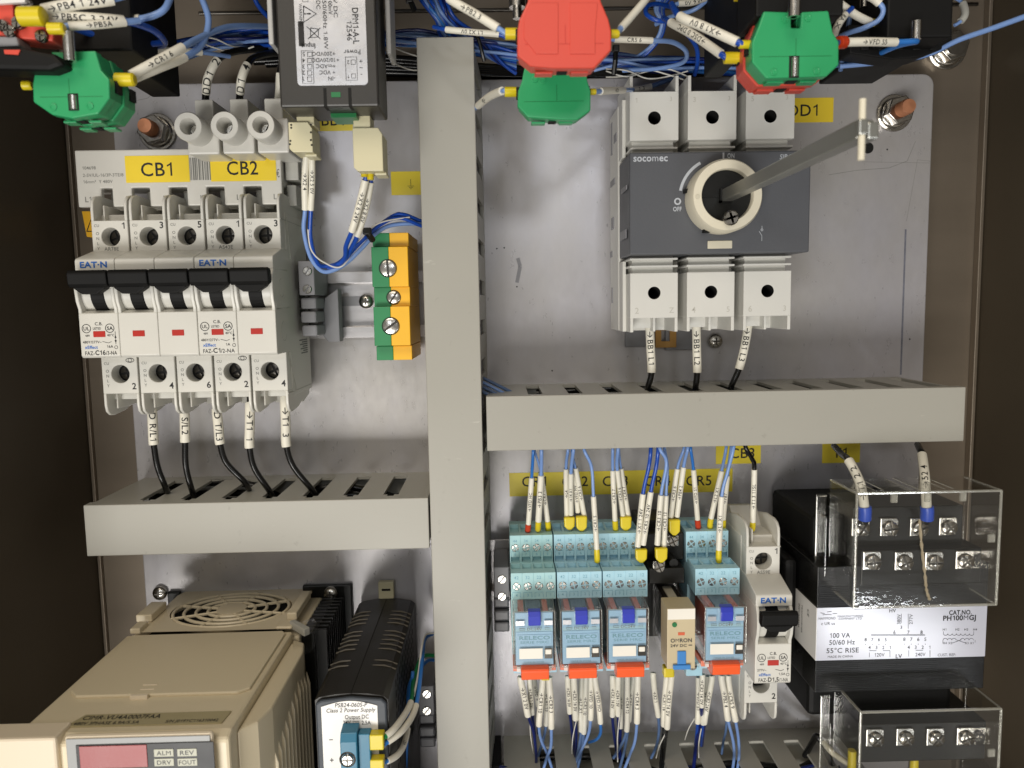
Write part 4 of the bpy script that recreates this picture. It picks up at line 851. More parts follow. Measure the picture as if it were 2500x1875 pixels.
for i in range(11):
    h_ = 64+i*5.4; v_ = vT-12-abs(i-3)*1.6
    MB().prism([(-300, -95.3), (v_, -95.3), (v_-4, -94), (-300, -94)], 'h', h_, h_+1.7) if 0 else None
    m = MB(); m.add([(-95.3, v_, h_), (-93.7, v_-6, h_), (-93.7, -300, h_), (-95.3, -300, h_), (-95.3, v_, h_+1.8), (-93.7, v_-6, h_+1.8), (-93.7, -300, h_+1.8), (-95.3, -300, h_+1.8)], [(0, 1, 2, 3), (4, 5, 6, 7), (0, 1, 5, 4), (1, 2, 6, 5), (2, 3, 7, 6), (0, 3, 7, 4)])
    m.build('side_rib', 'vfd', t, bevel=.4)
MB().prism([(-106, 52), (-96, 44), (-93, 50), (-93, 62), (-100, 68)], 'v', vT-9, vT+1.5).build('clear_clip', 'clear', t, bevel=.8)
MB().prism([(-106, 52), (-104, 50), (-94, 60), (-96, 63)], 'v', vT-.5, vT+3.2).build('clip_tab', 'wgrey', t, bevel=.4)
a, b = A(187, 1757, 137), A(510, 1784, 143)
MB().prism([(-164.5, 130.5), (-107.8, 130.5), (-108.6, 139), (-168, 139)], 'v', vT-.7, vT-.2).build('rating_label', 'vfdl', t)
MB().text('CIMR-VU4A0007FAA', (-164, vT-.1, 134.0-.9), 4.2, w=30, X=(1, 0, 0), Y=(0, 0, -1), align='l').text('480V 3PHASE 6.9A/5.5A', (-165.6, vT-.1, 137.1), 3.0, w=25, X=(1, 0, 0), Y=(0, 0, -1), align='l').text('S/N J019YC116310042', (-110.5, vT-.1, 137.1), 2.8, w=20, X=(1, 0, 0), Y=(0, 0, -1), align='r').build('lettering', 'ink', t)
# front face pieces
zf = 146.2
def FB(x0, y0, x1, y1, h, h2): a, b = A(x0, y0, h2), A(x1, y1, h2); return (a[0], b[0], b[1], a[1], h, h2)
q = FB(-250, 1796, 150, 1980, 146.1, 148.4); MB().box(*q[:3], vT+.9, 137, q[5]).build('terminal_cover', 'vfdf', t, bevel=1.0)
MB().box(*FB(155, 1798, 530, 1990, 146.1, 148.6)).build('display_frame', 'vfdf', t, bevel=1.6)
MB().box(*FB(160, 1805, 524, 1990, 148.6, 149)).build('display_bezel', 'bezel', t, bevel=.3)
MB().box(*FB(184, 1820, 532, 1990, 149.02, 149.4)).build('display_panel', 'dgrey2', t, bevel=.3)
MB().box(*FB(192, 1823, 361, 1873, 149.4, 149.7)).build('display_window', 'led', t, bevel=.5)
for x, y, s in ((375, 1830, 'ALM'), (432, 1829, 'REV'), (376, 1853, 'DRV'), (433, 1852.5, 'FOUT')):
    bx = FB(x, y, x+49, y+17, 149.4, 149.6); k = MB().box(*bx).build('indicator_tile', 'keylab', t, bevel=.1)
    MB().text(s, ((bx[0]+bx[1])/2, (bx[2]+bx[3])/2, 149.66), 2.4, w=(5.2 if s != 'FOUT' else 6.2), bold=.0).build('lettering', 'dgrey2', k)

# ================================================================ power supply
t = thing('power_supply', 'black power supply with white front label and blue terminals', 'power supply', (-65, -200, 0))
vP = -162.6
sec = [(-80.4, -300), (-80.4, vP-1.6), (-78.6, vP-.4), (-72, vP+.7), (-65.2, vP+1.1), (-65.0, vP+.6), (-64.8, vP+1.1), (-58, vP+.7), (-51.6, vP-.4), (-49.4, vP-2.2), (-49.4, -300)]
MB().prism(sec, 'h', 4, 109.6).build('supply_case', 'psu', t, bevel=.7)
MB().prism([(-79.8, -300), (-79.8, vP-2.4), (-77.6, vP-1), (-65, vP+.3), (-52, vP-1), (-50, vP-2.8), (-50, -300)], 'h', 109.7, 111.6).build('front_frame', 'psuf', t, bevel=.8)
m = MB()
for h_ in (22, 27, 32, 37, 47, 52, 57, 62, 67, 79, 84):
    for a_, b_, c_ in ((-80.2, -71, 1), (-60, -49.6, -1)): m.tube([(a_, vP-1.2 if c_ > 0 else vP+.55, h_), ((a_+b_)/2, vP+.45, h_), (b_, vP+.62 if c_ > 0 else vP-1.5, h_)], .5, 6)
m.build('vent_edge_highlights', 'vent_hl', t)  # lighter tubes put the highlights of the slot edges into colour
MB().tube([(-65, vP+.95, 6), (-65, vP+.95, 110)], .22, 5).build('case_seam', 'hole', t)
for i in range(0): pass
m = MB()
for i in range(9):
    for j in range(12): m.box(-49.38, -49.3, vP-8-i*5, vP-5-i*5, 20+j*6, 22.2+j*6)
m.build('side_vents', 'hole', t)
a, b = A(783, 1708, 111.9), A(931, 1990, 111.9)
arc = [(a[0]+(b[0]-a[0])*k/10, a[1]-3.3+2.4*math.sin(math.pi*k/10)) for k in range(10, -1, -1)]
lb = MB().prism([(a[0], b[1]), (b[0], b[1])]+arc, 'h', 111.7, 111.95).build('front_label', 'paper', t)
m = MB()
for s, x, y, w, sz, sh in (('PSB24-060S-P', 857, 1721, 13.6, 2.6, .2), ('Class 2 Power Supply', 857, 1733.5, 20.6, 2.5, .2), ('Output DC', 871, 1750, 10, 2.5, 0), ('24V', 847, 1764, 3.2, 2.4, 0), ('2.5A', 894, 1764, 3.8, 2.4, 0), ('–', 808, 1804, 1.6, 4, 0), ('+', 810, 1856, 1.6, 3.6, 0)):
    p = A(x, y, 112); m.text(s, (p[0], p[1], 112.0), sz, w, shear=sh, bold=.01)
p = A(869, 1763, 112); m.box(p[0]-1.4, p[0]+1.4, p[1]+.25, p[1]+.4, 111.97, 112.02)
for i in range(3): m.box(p[0]-1.4+i*1, p[0]-.7+i*1, p[1]-.4, p[1]-.25, 111.97, 112.02)
m.build('lettering', 'ink', lb)
MB().box(-69.5, -61, vP+1, vP+10.5, 1, 5).build('rail_clip', 'plug', t, bevel=.4); MB().box(-67.6, -62.8, vP+5.6, vP+6.8, 5, 5.1).build('clip_slot', 'hole', t)
t2 = thing('output_terminal', 'blue two way screw terminal on the white power supply front', 'terminal block', (*A(865, 1830, 112), 112))
a, b = A(830, 1806, 119), A(908, 1990, 119)
MB().prism([(b[1], 112.1), (a[1]+3.4, 112.1), (a[1]+2.4, 118), (a[1]-1, 119.5), (b[1], 119.5)], 'u', a[0], b[0]-5).box(b[0]-4.9, b[0], b[1], a[1]+1, 112.1, 117).build('terminal_body', 'pterm', t2, bevel=.4)
c = A(848, 1856, 120); MB().screw(c, 119.6, 2.4).ring(c, [(2.6, 119.55), (3.1, 119.7), (3.4, 119.55)], 24, 1).build('terminal_screw', ['zinc', 'zincd'], t2)
c = A(848, 1925, 120); MB().screw(c, 119.6, 2.4).build('terminal_screw', ['zinc', 'zincd'], t2)
for pp in (((919, 1795), (921, 1832)), ((921, 1856), (919, 1880))):
    a, b = A(901, pp[0][1], 117), A(937, pp[1][1], 117); o = MB().box(a[0], b[0], b[1], a[1], 112.4, 117).build('twin_ferrule', 'yfer', None, bevel=.5)
    tag(o, 'yellow twin ferrule in the %s blue power supply terminal' % ('minus' if pp[0][1] < 1800 else 'plus'), 'ferrule', 'yellow twin ferrules')
wire('white sleeved cable with green stripe from the minus power terminal', 'gwire', 1.0, [(1062, 1600, 30), (1030, 1605, 40), (1010, 1660, 60), (1003, 1715, 85), (970, 1770, 108), (938, 1801, 115)], sl=(3, 4.8), sr=1.45, group='power supply output wires')
wire('white sleeved blue wire under the minus power terminal', 'mblue', 1.0, [(1064, 1545, 20), (1038, 1560, 30), (1030, 1620, 60), (1016, 1722, 85), (985, 1780, 106), (938, 1817, 114)], sl=(3, 4.8), sr=1.4, group='power supply output wires')
wire('white sleeved wire marked X1 in the plus power terminal', 'mblue', .9, [(1064, 1612, 20), (1040, 1616, 30), (1000, 1670, 50), (995, 1780, 80), (975, 1838, 104), (932, 1864, 114)], sl=(3, 4.7), sr=1.4, text='→X1', rev=True, group='power supply output wires')
wire('thin white wire looping beside the vertical duct', 'wwire', .5, [(1064, 1546, 22), (1040, 1550, 30), (1030, 1580, 50), (1022, 1640, 62), (1010, 1700, 75)], name='thin_wire')
wire('thin blue wire beside the dark power supply flank', 'mblue', .9, [(1008, 1640, 60), (1002, 1700, 60), (996, 1760, 60), (990, 1875, 60)])
# ================================================================ panel meter hanging from the top wall
t = thing('panel_meter', 'black panel meter with silver rating label at the top left of the vertical duct', 'panel meter', (-63, 120, 90))
a, b = A(684, 262, 110), A(926, 262, 110); u0, u1, vb = a[0], b[0], a[1]
MB().box(u0, u1, vb, 194, 86, 110).build('meter_case', 'meter', t, bevel=.8)
MB().box(u0-3.6, u0-1.6, vb+24, 194, 92, 109).box(u1+1.6, u1+3.6, vb+24, 194, 80, 96).build('mounting_clips', 'mgrey', t, bevel=.6)
m = MB().box(u0+17, u0+18.2, vb-.1, vb+7, 104, 110.1).box(u0+26.6, u0+27.8, vb-.1, vb+7, 104, 110.1); m.build('case_slots', 'hole', t)
MB().box(u0+17.4, u0+27.6, vb-1.8, vb-.1, 88, 100).build('circuit_board', 'green2', t); MB().box(u0+20, u0+23.6, vb+3.5, vb+5.4, 110, 110.2).build('case_window', 'green2', t)
a, b = A(727, 210, 110), A(899, 210, 110); l0, l1, lv = a[0], b[0], a[1]
lb = MB().prism(rrect(l0, l1, lv, 190, 1.6), 'h', 110.05, 110.25).build('rating_label', 'foil', t)
m = MB(); z = 110.32
def MT(s, x, y, size, w=None, ori='u', **k):
    p = A(600+x/3.16, y/3.16, z)
    X, Y = {'u': ((-1, 0, 0), (0, -1, 0)), 'd': ((0, -1, 0), (1, 0, 0))}[ori]; m.text(s, (p[0], p[1], z), size, w, X=X, Y=Y, **k)
MT('DPM1-A-L', 848, 200, 3.3, 13.4, 'd', bold=.02); MT('12546', 800, 238, 2.9, 7.2, 'd'); MT('Power', 820, 402, 2.5, 6.4); MT('Input', 482, 354, 2.5, 5.4, bold=.03)
for i, s in enumerate(('+200VDC', '+10/20VDC', '+mADC', '+ VDC', '-IN')):
    y = 418+i*48; MT(s, 690 if i != 1 else 720, y-4, 2.1, None, align='l'); MT(str(5-i), 447, y, 2.3)
    p, q = A(600+476/3.16, (y-16)/3.16, z), A(600+510/3.16, (y+18)/3.16, z); m.tube([(p[0], p[1], z), (q[0], p[1], z), (q[0], q[1], z), (p[0], q[1], z), (p[0], p[1], z)], .11, 4)
for x0, y0, x1, y1 in ((428, 392, 526, 642), (768, 440, 862, 618), (812, 462, 846, 496), (816, 570, 848, 602), (436, -30, 480, 14)):
    p, q = A(600+x0/3.16, y0/3.16, z), A(600+x1/3.16, y1/3.16, z); m.tube([(p[0], p[1], z), (q[0], p[1], z), (q[0], q[1], z), (p[0], q[1], z), (p[0], p[1], z)], .1, 4)
MT('2', 790, 480, 2); MT('1', 794, 590, 2); MT('+', 888, 472, 2.4); MT('~', 890, 526, 2.4); MT('-', 892, 580, 2.4)
MT('WARNING', 424, 112, 1.7, 8.2, 'd'); MT('C 50/60Hz 1.8W', 612, 160, 2.2, 21, 'd'); MT('00mV', 652, 60, 2.2, 5, 'd'); MT('V DC', 692, 60, 2.2, 7, 'd'); MT('DC', 560, 36, 2.2, 3, 'd')
m.tube([A3(600+p/3.16, q/3.16, z) for p, q in ((446, 46), (446, 172), (545, 106), (446, 46))], .2, 5); MT('!', 478, 106, 3.4, None, 'd', bold=.05)
p = A(600+428/3.16, 260/3.16, z); m.box(p[0]-1.1, p[0]+1.1, p[1]-4.6, p[1]+4.6, z-.06, z)
m.tube([A3(600+p/3.16, q/3.16, z) for p, q in ((500, 215), (500, 290), (560, 285), (560, 225), (500, 215))], .15, 5).tube([A3(600+470/3.16, 205/3.16, z), A3(600+575/3.16, 300/3.16, z)], .15, 5).tube([A3(600+575/3.16, 215/3.16, z), A3(600+480/3.16, 300/3.16, z)], .15, 5)
m.build('lettering', 'ink', lb)
def plug(pts1, box2, label, h, dots):
    a, b = A(pts1[0], pts1[1], h), A(pts1[2], pts1[3], h); c, d = A(box2[0], box2[1], h), A(box2[2], box2[3], h)
    t = thing('wire_plug', label, 'connector', ((a[0]+b[0])/2, c[1], h-12), 'beige plug connectors under the meter')
    MB().box(a[0], b[0], b[1]-1, a[1]+4, h-12, h-1.5).build('plug_header', 'plug', t, bevel=.4)
    m = MB().prism([(c[0], d[1]+1.5), (c[0]+1.5, d[1]), (d[0], d[1]), (d[0], c[1]-2.5), (d[0]-1.6, c[1]), (c[0], c[1])], 'h', h-14, h)
    m.box(d[0]-4, d[0]+.8, d[1]-1.2, d[1]-.05, h-12, h-3).build('plug_body', 'plug', t, bevel=.35)
    if dots:
        m = MB()
        for x, y in dots: p = A(x, y, h); m.cyl(p, .42, h+.01, h+.08, n=12)
        m.build('test_holes', 'hole', t)
    return t
plug((720, 262, 765, 298), (703, 298, 764, 371), 'beige plug with round test holes, left of two under the panel meter', 96, [(711, 305), (711, 312), (759, 305), (759, 323), (759, 342), (709, 344), (708, 352), (761, 354)])
plug((859, 258, 903, 312), (860, 312, 936, 417), 'plain beige plug, right of two under the panel meter', 96, None)

# ================================================================ contact blocks of the push buttons
def px(pts, h): return [A(x, y, h) for x, y in pts]
def cblock(label, pts, h, th, mt, scr=(), dots=(), grp='contact blocks of the push buttons', wells=True, uv=None):
    po = uv or px(pts, h); cx = sum(p[0] for p in po)/len(po); cy = sum(p[1] for p in po)/len(po)
    t = thing('contact_block', label, 'contact block', (cx, cy, h-th), grp)
    MB().prism(po, 'h', h-th*.42, h).build('block_face', mt, t, bevel=.55, seg=3)
    pi = [(cx+(x-cx)*.955, cy+(y-cy)*.965) for x, y in po]; MB().prism(pi, 'h', h-th, h-th*.42-.02).build('block_back', mt, t, bevel=.3)
    vmin = min(p[1] for p in po); lo = sorted([p for p in po if p[1] < vmin+2.2], key=lambda p: p[0]); x0, x1 = lo[0][0], lo[-1][0]; W_ = x1-x0
    m = MB()
    for f0, f1 in ((.08, .36), (.64, .92)): m.box(x0+W_*f0, x0+W_*f1, vmin-.35, vmin+.5, h-th*.9, h-th*.45)
    m.build('side_lugs', mt, t, bevel=.2)
    ym = vmin+(max(p[1] for p in po)-vmin)*.32; xa = min(p[0] for p in po); xb = max(p[0] for p in po)
    MB().box(xa+2.5, xb-2.5, ym, ym+.18, h+.01, h+.05).box(cx-.1, cx+.1, ym+.2, ym+6, h+.01, h+.05).build('mould_seam', {'red': 'rflag', 'green': 'green2'}.get(mt, mt), t)
    for sx, xx in ((-1, xa), (1, xb)): MB().box(xx-.25 if sx < 0 else xx-1.6, xx+1.6 if sx < 0 else xx+.25, ym+2.5, ym+6.5, h-th*.86, h-th*.5).build('terminal_opening', 'hole', t)
    if wells: MB().box(x0+W_*.42, x0+W_*.58, vmin-.12, vmin+.3, h-th*.75, h-th*.35).build('wire_well', 'hole', t)
    if dots:
        m = MB()
        for x, y in dots: c = A(x, y, h); m.ring(c, [(1.25, h), (1.2, h+.3), (.9, h+.35), (.7, h+.2), (.01, h+.25)], 18)
        m.build('moulded_studs', mt, t)
    for x, y0, y1, kind in scr:
        a, b = A(x, y0, h), A(x, y1, h); MB().box(a[0]-1.75, a[0]+1.75, b[1]-.3, a[1]+.2, h+.02, h+.1).build('screw_slot', 'hole', t)
        MB().cyl((a[0]+.1, h+.1), 1.25, b[1], a[1]-(.5), 'v', 18).build('clamp_screw', 'zinc', t)
    return t, po
def hanger(label, x0, x1, y, h0, h1, v1=195, mt='black2'):
    a, b = A(x0, y, h1), A(x1, y, h1); o = MB().box(a[0], b[0], a[1], v1, h0, h1).build('button_body', mt, None, bevel=.8); tag(o, label, 'push button', 'black push button bodies along the top'); return o
z1 = lambda L_: [(1800+x/3.16, y/3.16) for x, y in L_]
gr = z1([(205, 85), (415, 92), (418, 213), (488, 213), (496, 90), (705, 80), (740, 250), (785, 320), (785, 500), (690, 590), (225, 605), (115, 480), (115, 320), (165, 200)])
_, pgr = cblock('green contact block with centre screws at the top right', gr, 150, 9.5, 'green', [(1939, 138, 188, 0)], z1([(370, 148), (545, 138), (282, 556), (612, 548)]))
gb = [(x, y) for x, y in gr if not (415/3.16+1800-2 < x < 496/3.16+1800+2 and y > 40)]
cblock('red contact block stacked behind the top right green one', None, 140.3, 10.5, 'red', uv=[p for i, p in enumerate(pgr) if i not in (2, 3)])
MB()
z3 = lambda L_: [(1200+x/3.16, y/3.16) for x, y in L_]
tr, _ = cblock('large red contact block at the top centre', z3([(285, -60), (835, -60), (845, 10), (905, 150), (925, 240), (925, 385), (800, 520), (780, 527), (480, 527), (300, 512), (198, 430), (200, 230), (215, 150), (280, 10)]), 163, 9, 'red', (), z3([(365, 110), (455, 120), (430, 290)]))
cblock('green contact block below the large red one', z3([(262, 480), (725, 480), (740, 620), (765, 700), (765, 850), (665, 922), (640, 925), (560, 925), (280, 905), (200, 820), (205, 700), (235, 620)]), 128, 8, 'green', (), z3([(335, 610), (395, 622)]))
for q in ([(300, 20), (515, 20), (515, 415), (345, 415), (250, 300), (250, 160)], [(605, 20), (820, 20), (800, 240), (800, 415), (605, 415)]): MB().prism(px(z3(q), 163.3), 'h', 162.9, 163.35).build('face_pad', 'red', tr, bevel=.15)
z0 = lambda L_: [(x/3.16, y/3.16) for x, y in L_]
_, pgl = cblock('green contact block with centre screws at the top left', z0([(385, 398), (500, 400), (502, 515), (550, 515), (552, 395), (735, 390), (780, 540), (842, 610), (845, 755), (755, 880), (560, 915), (400, 885), (255, 785), (250, 650), (265, 560), (330, 545), (470, 520)]), 150, 10, 'green', [(178, 230, 268, 0)], z0([(600, 450), (412, 825), (695, 818)]))
cblock('green contact block stacked behind the top left one', None, 139.8, 10, 'green', uv=[p for i, p in enumerate(pgl) if i not in (2, 3)])
hanger('black push button body above the top right green contact block', 1845, 2060, 40, 128, 149)
hanger('black push button body left of the top right contact block', 1800, 1850, 100, 70, 118)
hanger('black push button body at the right end of the top row', 2165, 2325, 92, 60, 122)
hanger('black push button body above the top left green contact block', 150, 325, 125, 110, 132)
hanger('black push button body behind the top left wires', 250, 330, 165, 50, 95)
o = hanger('dark hanger of the large red contact block', 1320, 1440, 120, 128, 152)
o = hanger('dark hanger of the green contact block under the red one', 1290, 1400, 235, 106, 118)
# metal clamp screws of the bodies
for x, y0, y1, h, r, l in ((1939, -30, 42, 156, 2.0, 'upper clamp screw above the top right green block'), (166, 78, 150, 154, 1.9, 'upper clamp screw above the top left green block'), (2237, 52, 96, 126, 1.8, 'clamp screw on the right black button body'), (1262, -30, 46, 120, 3.0, 'chrome clamp screw left of the large red block'), (2110, -20, 18, 112, 2.6, 'chrome clamp screw between the right button bodies')):
    a, b = A(x, y0, h), A(x, y1, h)
    tag(MB().cyl((a[0], h), r, b[1]+4 if r > 2.5 else b[1], a[1], 'v', 20).cyl((a[0], h), r*.55, b[1], b[1]+4.1, 'v', 16).build('clamp_screw', 'zinc'), l, 'screw', 'metal clamp screws of the push buttons')
# right black contact holder fins
t = thing('contact_holder', 'black ribbed contact holder right of the top right contact blocks', 'contact block', (*A(2200, 110, 110), 100))
a, b = A(2075, 95, 108), A(2330, 140, 108)
m = MB().prism(px([(2070, 60), (2325, 60), (2325, 112), (2240, 140), (2180, 145), (2075, 130)], 108), 'h', 98, 108)
for i in range(5): c = A(2110+i*42, 118, 108); m.box(c[0]-1.6, c[0]+1.6, c[1]-1, c[1]+1.4, 108, 109)
m.build('holder_body', 'black2', t, bevel=.5)
# top left corner cluster
t = thing('selector_block', 'red and metal selector contact block in the top left corner', 'contact block', (*A(40, 60, 150), 140))
MB().prism(px([(-60, -60), (30, -60), (32, 40), (85, 60), (130, 70), (128, 100), (60, 95), (-60, 80)], 150), 'h', 140, 150).build('block_face', 'red', t, bevel=.5)
MB().prism(px([(-60, -60), (70, -60), (60, 5), (-60, 12)], 152), 'h', 150.2, 152).build('marker_tab', 'paper', t, bevel=.3)
for x, y, h in ((5, 62, 152), (43, 55, 152), (22, 75, 152), (100, 88, 151), (66, 12, 150)): c = A(x, y, h); MB().screw(c, h, 2.0).build('terminal_screw', ['zinc', 'zincd'], t)
o = MB().prism(px([(-60, 112), (50, 115), (130, 130), (158, 158), (120, 172), (-60, 168)], 156), 'h', 146, 156).build('arm_bracket', 'black2', None, bevel=1.5); tag(o, 'black plastic arm left of the top left green block', 'bracket')
MB().prism(px([(10, 122), (50, 122), (45, 134), (12, 132)], 156.2), 'h', 156, 156.4).build('red_insert', 'red', o)
o = MB().prism(px([(-60, 88), (40, 88), (46, 112), (-60, 118)], 152), 'h', 144, 152).build('grey_bracket', 'grey', None, bevel=.8); tag(o, 'small grey bracket in the top left corner above the black arm', 'bracket')
for x0, y0, x1, y1, h, l in ((1233, 68, 1266, 97, 156, 'left of the large red block'), (1491, 72, 1512, 94, 156, 'right of the large red block'), (1232, 212, 1266, 237, 122, 'left of the centre green block'), (1441, 216, 1456, 232, 122, 'right of the centre green block'),
                            (1768, 127, 1808, 156, 134, 'lower left of the top right green block'), (1804, 98, 1838, 119, 146, 'upper left of the top right green block'), (283, 178, 330, 211, 143, 'right of the top left green block'), (50, 16, 110, 64, 156, 'large one at the upper left'), (119, 55, 158, 84, 156, 'below the large one at the upper left'), (56, 197, 79, 220, 142, 'left of the top left green block'), (309, 108, 342, 125, 80, 'behind the top left wires'), (2128, 46, 2150, 65, 112, 'under the white loop at the top right'), (1792, -12, 1830, 4, 118, 'at the top edge right of centre')):
    a, b = A(x0, (y0+y1)/2, h), A(x1, (y0+y1)/2, h); r = abs(A(x0, y0, h)[1]-A(x0, y1, h)[1])/2
    tag(MB().tube([(a[0], a[1], h), (a[0]+.1, a[1], h), (b[0]-.6, b[1], h), (b[0], b[1], h)], [r*.8, r, r, r*.72], 14).build('wire_ferrule', 'yfer'), 'yellow ferrule ' + l, 'ferrule', 'yellow ferrules at the contact blocks')

# ================================================================ wires
G1 = 'blue wires with white markers above the relays'
def up(label, col, pts, txt, fer=None, r=.78, h=(48, 44, 40, 36), **k):
    # pts: top, (mid,) sleeve top, sleeve bottom, [ferrule end]
    n = len(pts); s0 = n-3 if fer else n-2; hs = []
    for i in range(n): hs.append(h[0]+(h[-1]-h[0])*i/(n-1))
    P = [(pts[0][0]+(pts[0][0]-pts[1][0])*.25, pts[0][1]-45, h[0]-8)]+[(x, y, z_) for (x, y), z_ in zip(pts, hs)]
    s0 += 1
    return wire(label, col, r, P, sl=(s0, s0+1), text=txt, rev=True, fer=(s0+1, s0+2, fer, 1.5) if fer else None, group=G1, sr=k.pop('sr', 1.33), **k)
H1, H2 = (50, 33), (54, 52)
up('blue wire marked VFD HC in a red ferrule, leftmost above the relays', 'mblue', [(1302, 1098), (1298, 1166), (1290, 1279), (1288, 1296)], '→VFD HC', 'rfer', h=H1)
up('thin blue wire marked CR7 crossing behind the PB3 wire', 'lblue', [(1305, 1098), (1320, 1153), (1337, 1272), (1338, 1294)], '→CR7 1', 'yfer', h=(46, 31), r=.6)
up('light blue wire marked PB3 3 above the first relay socket', 'lblue', [(1322, 1098), (1321, 1160), (1314.5, 1272), (1313, 1294)], '→PB3 3', 'yfer', h=(53, 35), r=.95, sr=1.6)
up('light blue wire marked L4, left of a twin ferrule on the second socket', 'lblue', [(1387, 1097), (1382, 1144), (1384, 1263)], '→L4', h=(48, 33))
up('light blue wire marked X1 over the second relay socket', 'lblue', [(1400, 1097), (1394, 1155), (1394, 1256)], '→14 X1', h=(53, 35), r=.9)
up('blue wire marked VFD MV over the second relay socket', 'mblue', [(1396, 1097), (1401, 1157), (1411, 1250)], '→VFD MV', h=(45, 33), r=.6)
up('blue wire marked CR3 6 over the second relay socket', 'lblue', [(1399, 1115), (1405, 1142), (1427, 1261)], '→CR3 6', h=(49, 34), r=.6)
up('light blue wire marked CR1 5 reaching the lower row of the second socket', 'lblue', [(1426, 1097), (1444, 1140), (1449, 1212), (1457, 1340), (1458, 1372)], '→CR1 5', 'yfer', h=(58, 51), r=.8, sr=1.35)
up('light blue wire marked CR2 7 over the third relay socket', 'lblue', [(1496, 1096), (1496, 1148), (1501.5, 1270), (1503, 1294)], '→CR2 7', 'yfer', h=(50, 34))
up('light blue wire marked CR2 6 over the third relay socket', 'lblue', [(1509, 1096), (1507, 1147), (1521, 1261)], '→CR2 6', h=(53, 35), r=.9)
up('blue wire marked CR4 beside the CR2 6 wire', 'lblue', [(1511, 1096), (1516, 1143), (1534, 1261)], '→CR4 7', h=(48, 34), r=.6)
up('deep blue wire marked X1 1 24V over the third relay socket', 'dblue', [(1589, 1096), (1584, 1140), (1570, 1206), (1557, 1334)], '→X1 1 24V', h=(56, 52), r=.95, sr=1.5)
up('deep blue wire marked CR5 10 24V right of the X1 1 wire', 'dblue', [(1607, 1095), (1602, 1140), (1589, 1201), (1570, 1330)], '→CR5 10 24V', h=(58, 54), r=.95, sr=1.45)
up('light blue wire marked CR3 10 above the black socket', 'lblue', [(1611, 1095), (1627, 1130), (1614, 1209), (1605, 1330)], '→CR3 10', h=(60, 56), r=.85, sr=1.45)
up('light blue wire marked CR3 13 above the black socket', 'lblue', [(1622, 1095), (1629, 1140), (1626, 1210), (1621, 1333)], '→CR3 13', h=(56, 53), r=.8, sr=1.35)
up('light blue wire marked CR3 6 over the rear screw of the black socket', 'lblue', [(1670, 1094), (1654, 1144), (1638, 1263)], '→CR3 6', h=(50, 42), r=.75)
up('light blue wire marked PB4 2 over the rear screw of the black socket', 'lblue', [(1679, 1094), (1669, 1140), (1653, 1261)], '→PB4 2', h=(54, 43), r=.85)
up('blue wire marked VFD S1 in a red ferrule on the rightmost relay socket', 'mblue', [(1686, 1094), (1693, 1146), (1703, 1268), (1705, 1294)], '→VFD S1', 'rfer', h=H1)
up('light blue wire marked L2 X1 over the rightmost relay socket', 'lblue', [(1773, 1092), (1762, 1149), (1736, 1265), (1733.5, 1292)], '→L2 X1', 'yfer', h=(48, 34), sr=1.4)
up('light blue wire hidden behind the L1 X1 wire', 'lblue', [(1785, 1092), (1776, 1161), (1766, 1268), (1766, 1292)], '→PB7', 'yfer', h=(44, 33))
up('light blue wire marked L1 X1 reaching the lower row of the rightmost socket', 'lblue', [(1791, 1092), (1777, 1150), (1762, 1212), (1755, 1342), (1755, 1372)], '→L1 X1', 'yfer', h=(60, 51), r=.85, sr=1.5)
up('black wire marked T1 3 115L entering the single breaker', 'bwire', [(1820, 1090), (1836, 1120), (1841.6, 1146), (1838, 1274), (1836, 1292)], '→T1 3 115L', 'yfer', h=(54, 42), r=1.1, sr=1.45)
for x, y0, y1, w, h, l in ((1390, 1262, 1293, 27, 35, 'over the second relay socket, left of two'), (1419.5, 1260, 1296, 28, 36, 'over the second relay socket, right of two'), (1527.5, 1261, 1295, 28, 36, 'over the third relay socket'), (1565, 1340, 1373, 29, 52, 'in front of the third relay socket'), (1614, 1337, 1372, 30, 55, 'on the front screw of the black socket'), (1646, 1268, 1306, 28, 44, 'on the rear screw of the black socket')):
    a, b = A(x-w/2, y0, h), A(x+w/2, y1, h)
    tag(MB().prism([(a[0], a[1]), (a[0]+.2, b[1]+2), ((a[0]+b[0])/2-.8, b[1]), ((a[0]+b[0])/2+.8, b[1]), (b[0]-.2, b[1]+2), (b[0], a[1])], 'h', h-1.6, h+1.4).build('twin_ferrule', 'yfer', None, bevel=.7, seg=3), 'yellow twin ferrule ' + l, 'ferrule', 'yellow twin ferrules')
# below the relays
G2 = 'wires with white markers below the relays'
def dn(label, col, s0, s1, rest, txt, r=.8, h0=44, h1=40, sr=1.45, slm='sleeve'):
    P = [(s0[0], s0[1]-12, h0), (*s0, h0), ((s0[0]+s1[0])/2+random.uniform(-2, 2), (s0[1]+s1[1])/2, (h0+h1)/2), (*s1, h1)]; n = len(rest)
    for i, (x, y) in enumerate(rest): P.append((x, y, h1-(i+1)*(h1-14)/n*.8))
    wire(label, col, r, P, sl=(0.05, 3), text=txt, group=G2, sr=sr, slm=slm)
dn('navy wire marked X1 2 0V, leftmost below the relays', 'navy', (1272, 1664), (1289, 1746), [(1303, 1790), (1309, 1850), (1306, 1885)], '→X1 2 0V', h0=50, h1=46, sr=1.75)
dn('navy wire marked CR4 1 0V below the first relay', 'navy', (1293, 1664), (1299, 1742), [(1305, 1790), (1309, 1850)], '→CR4 1 0V', h0=46)
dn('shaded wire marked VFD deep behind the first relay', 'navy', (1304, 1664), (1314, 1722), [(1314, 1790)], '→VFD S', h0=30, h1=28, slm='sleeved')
dn('light blue wire marked CR1 10 below the first relay', 'lblue', (1325, 1664), (1316, 1770), [(1321, 1806), (1336, 1840), (1352, 1890)], '→CR1 10', h0=52, h1=50, sr=1.6)
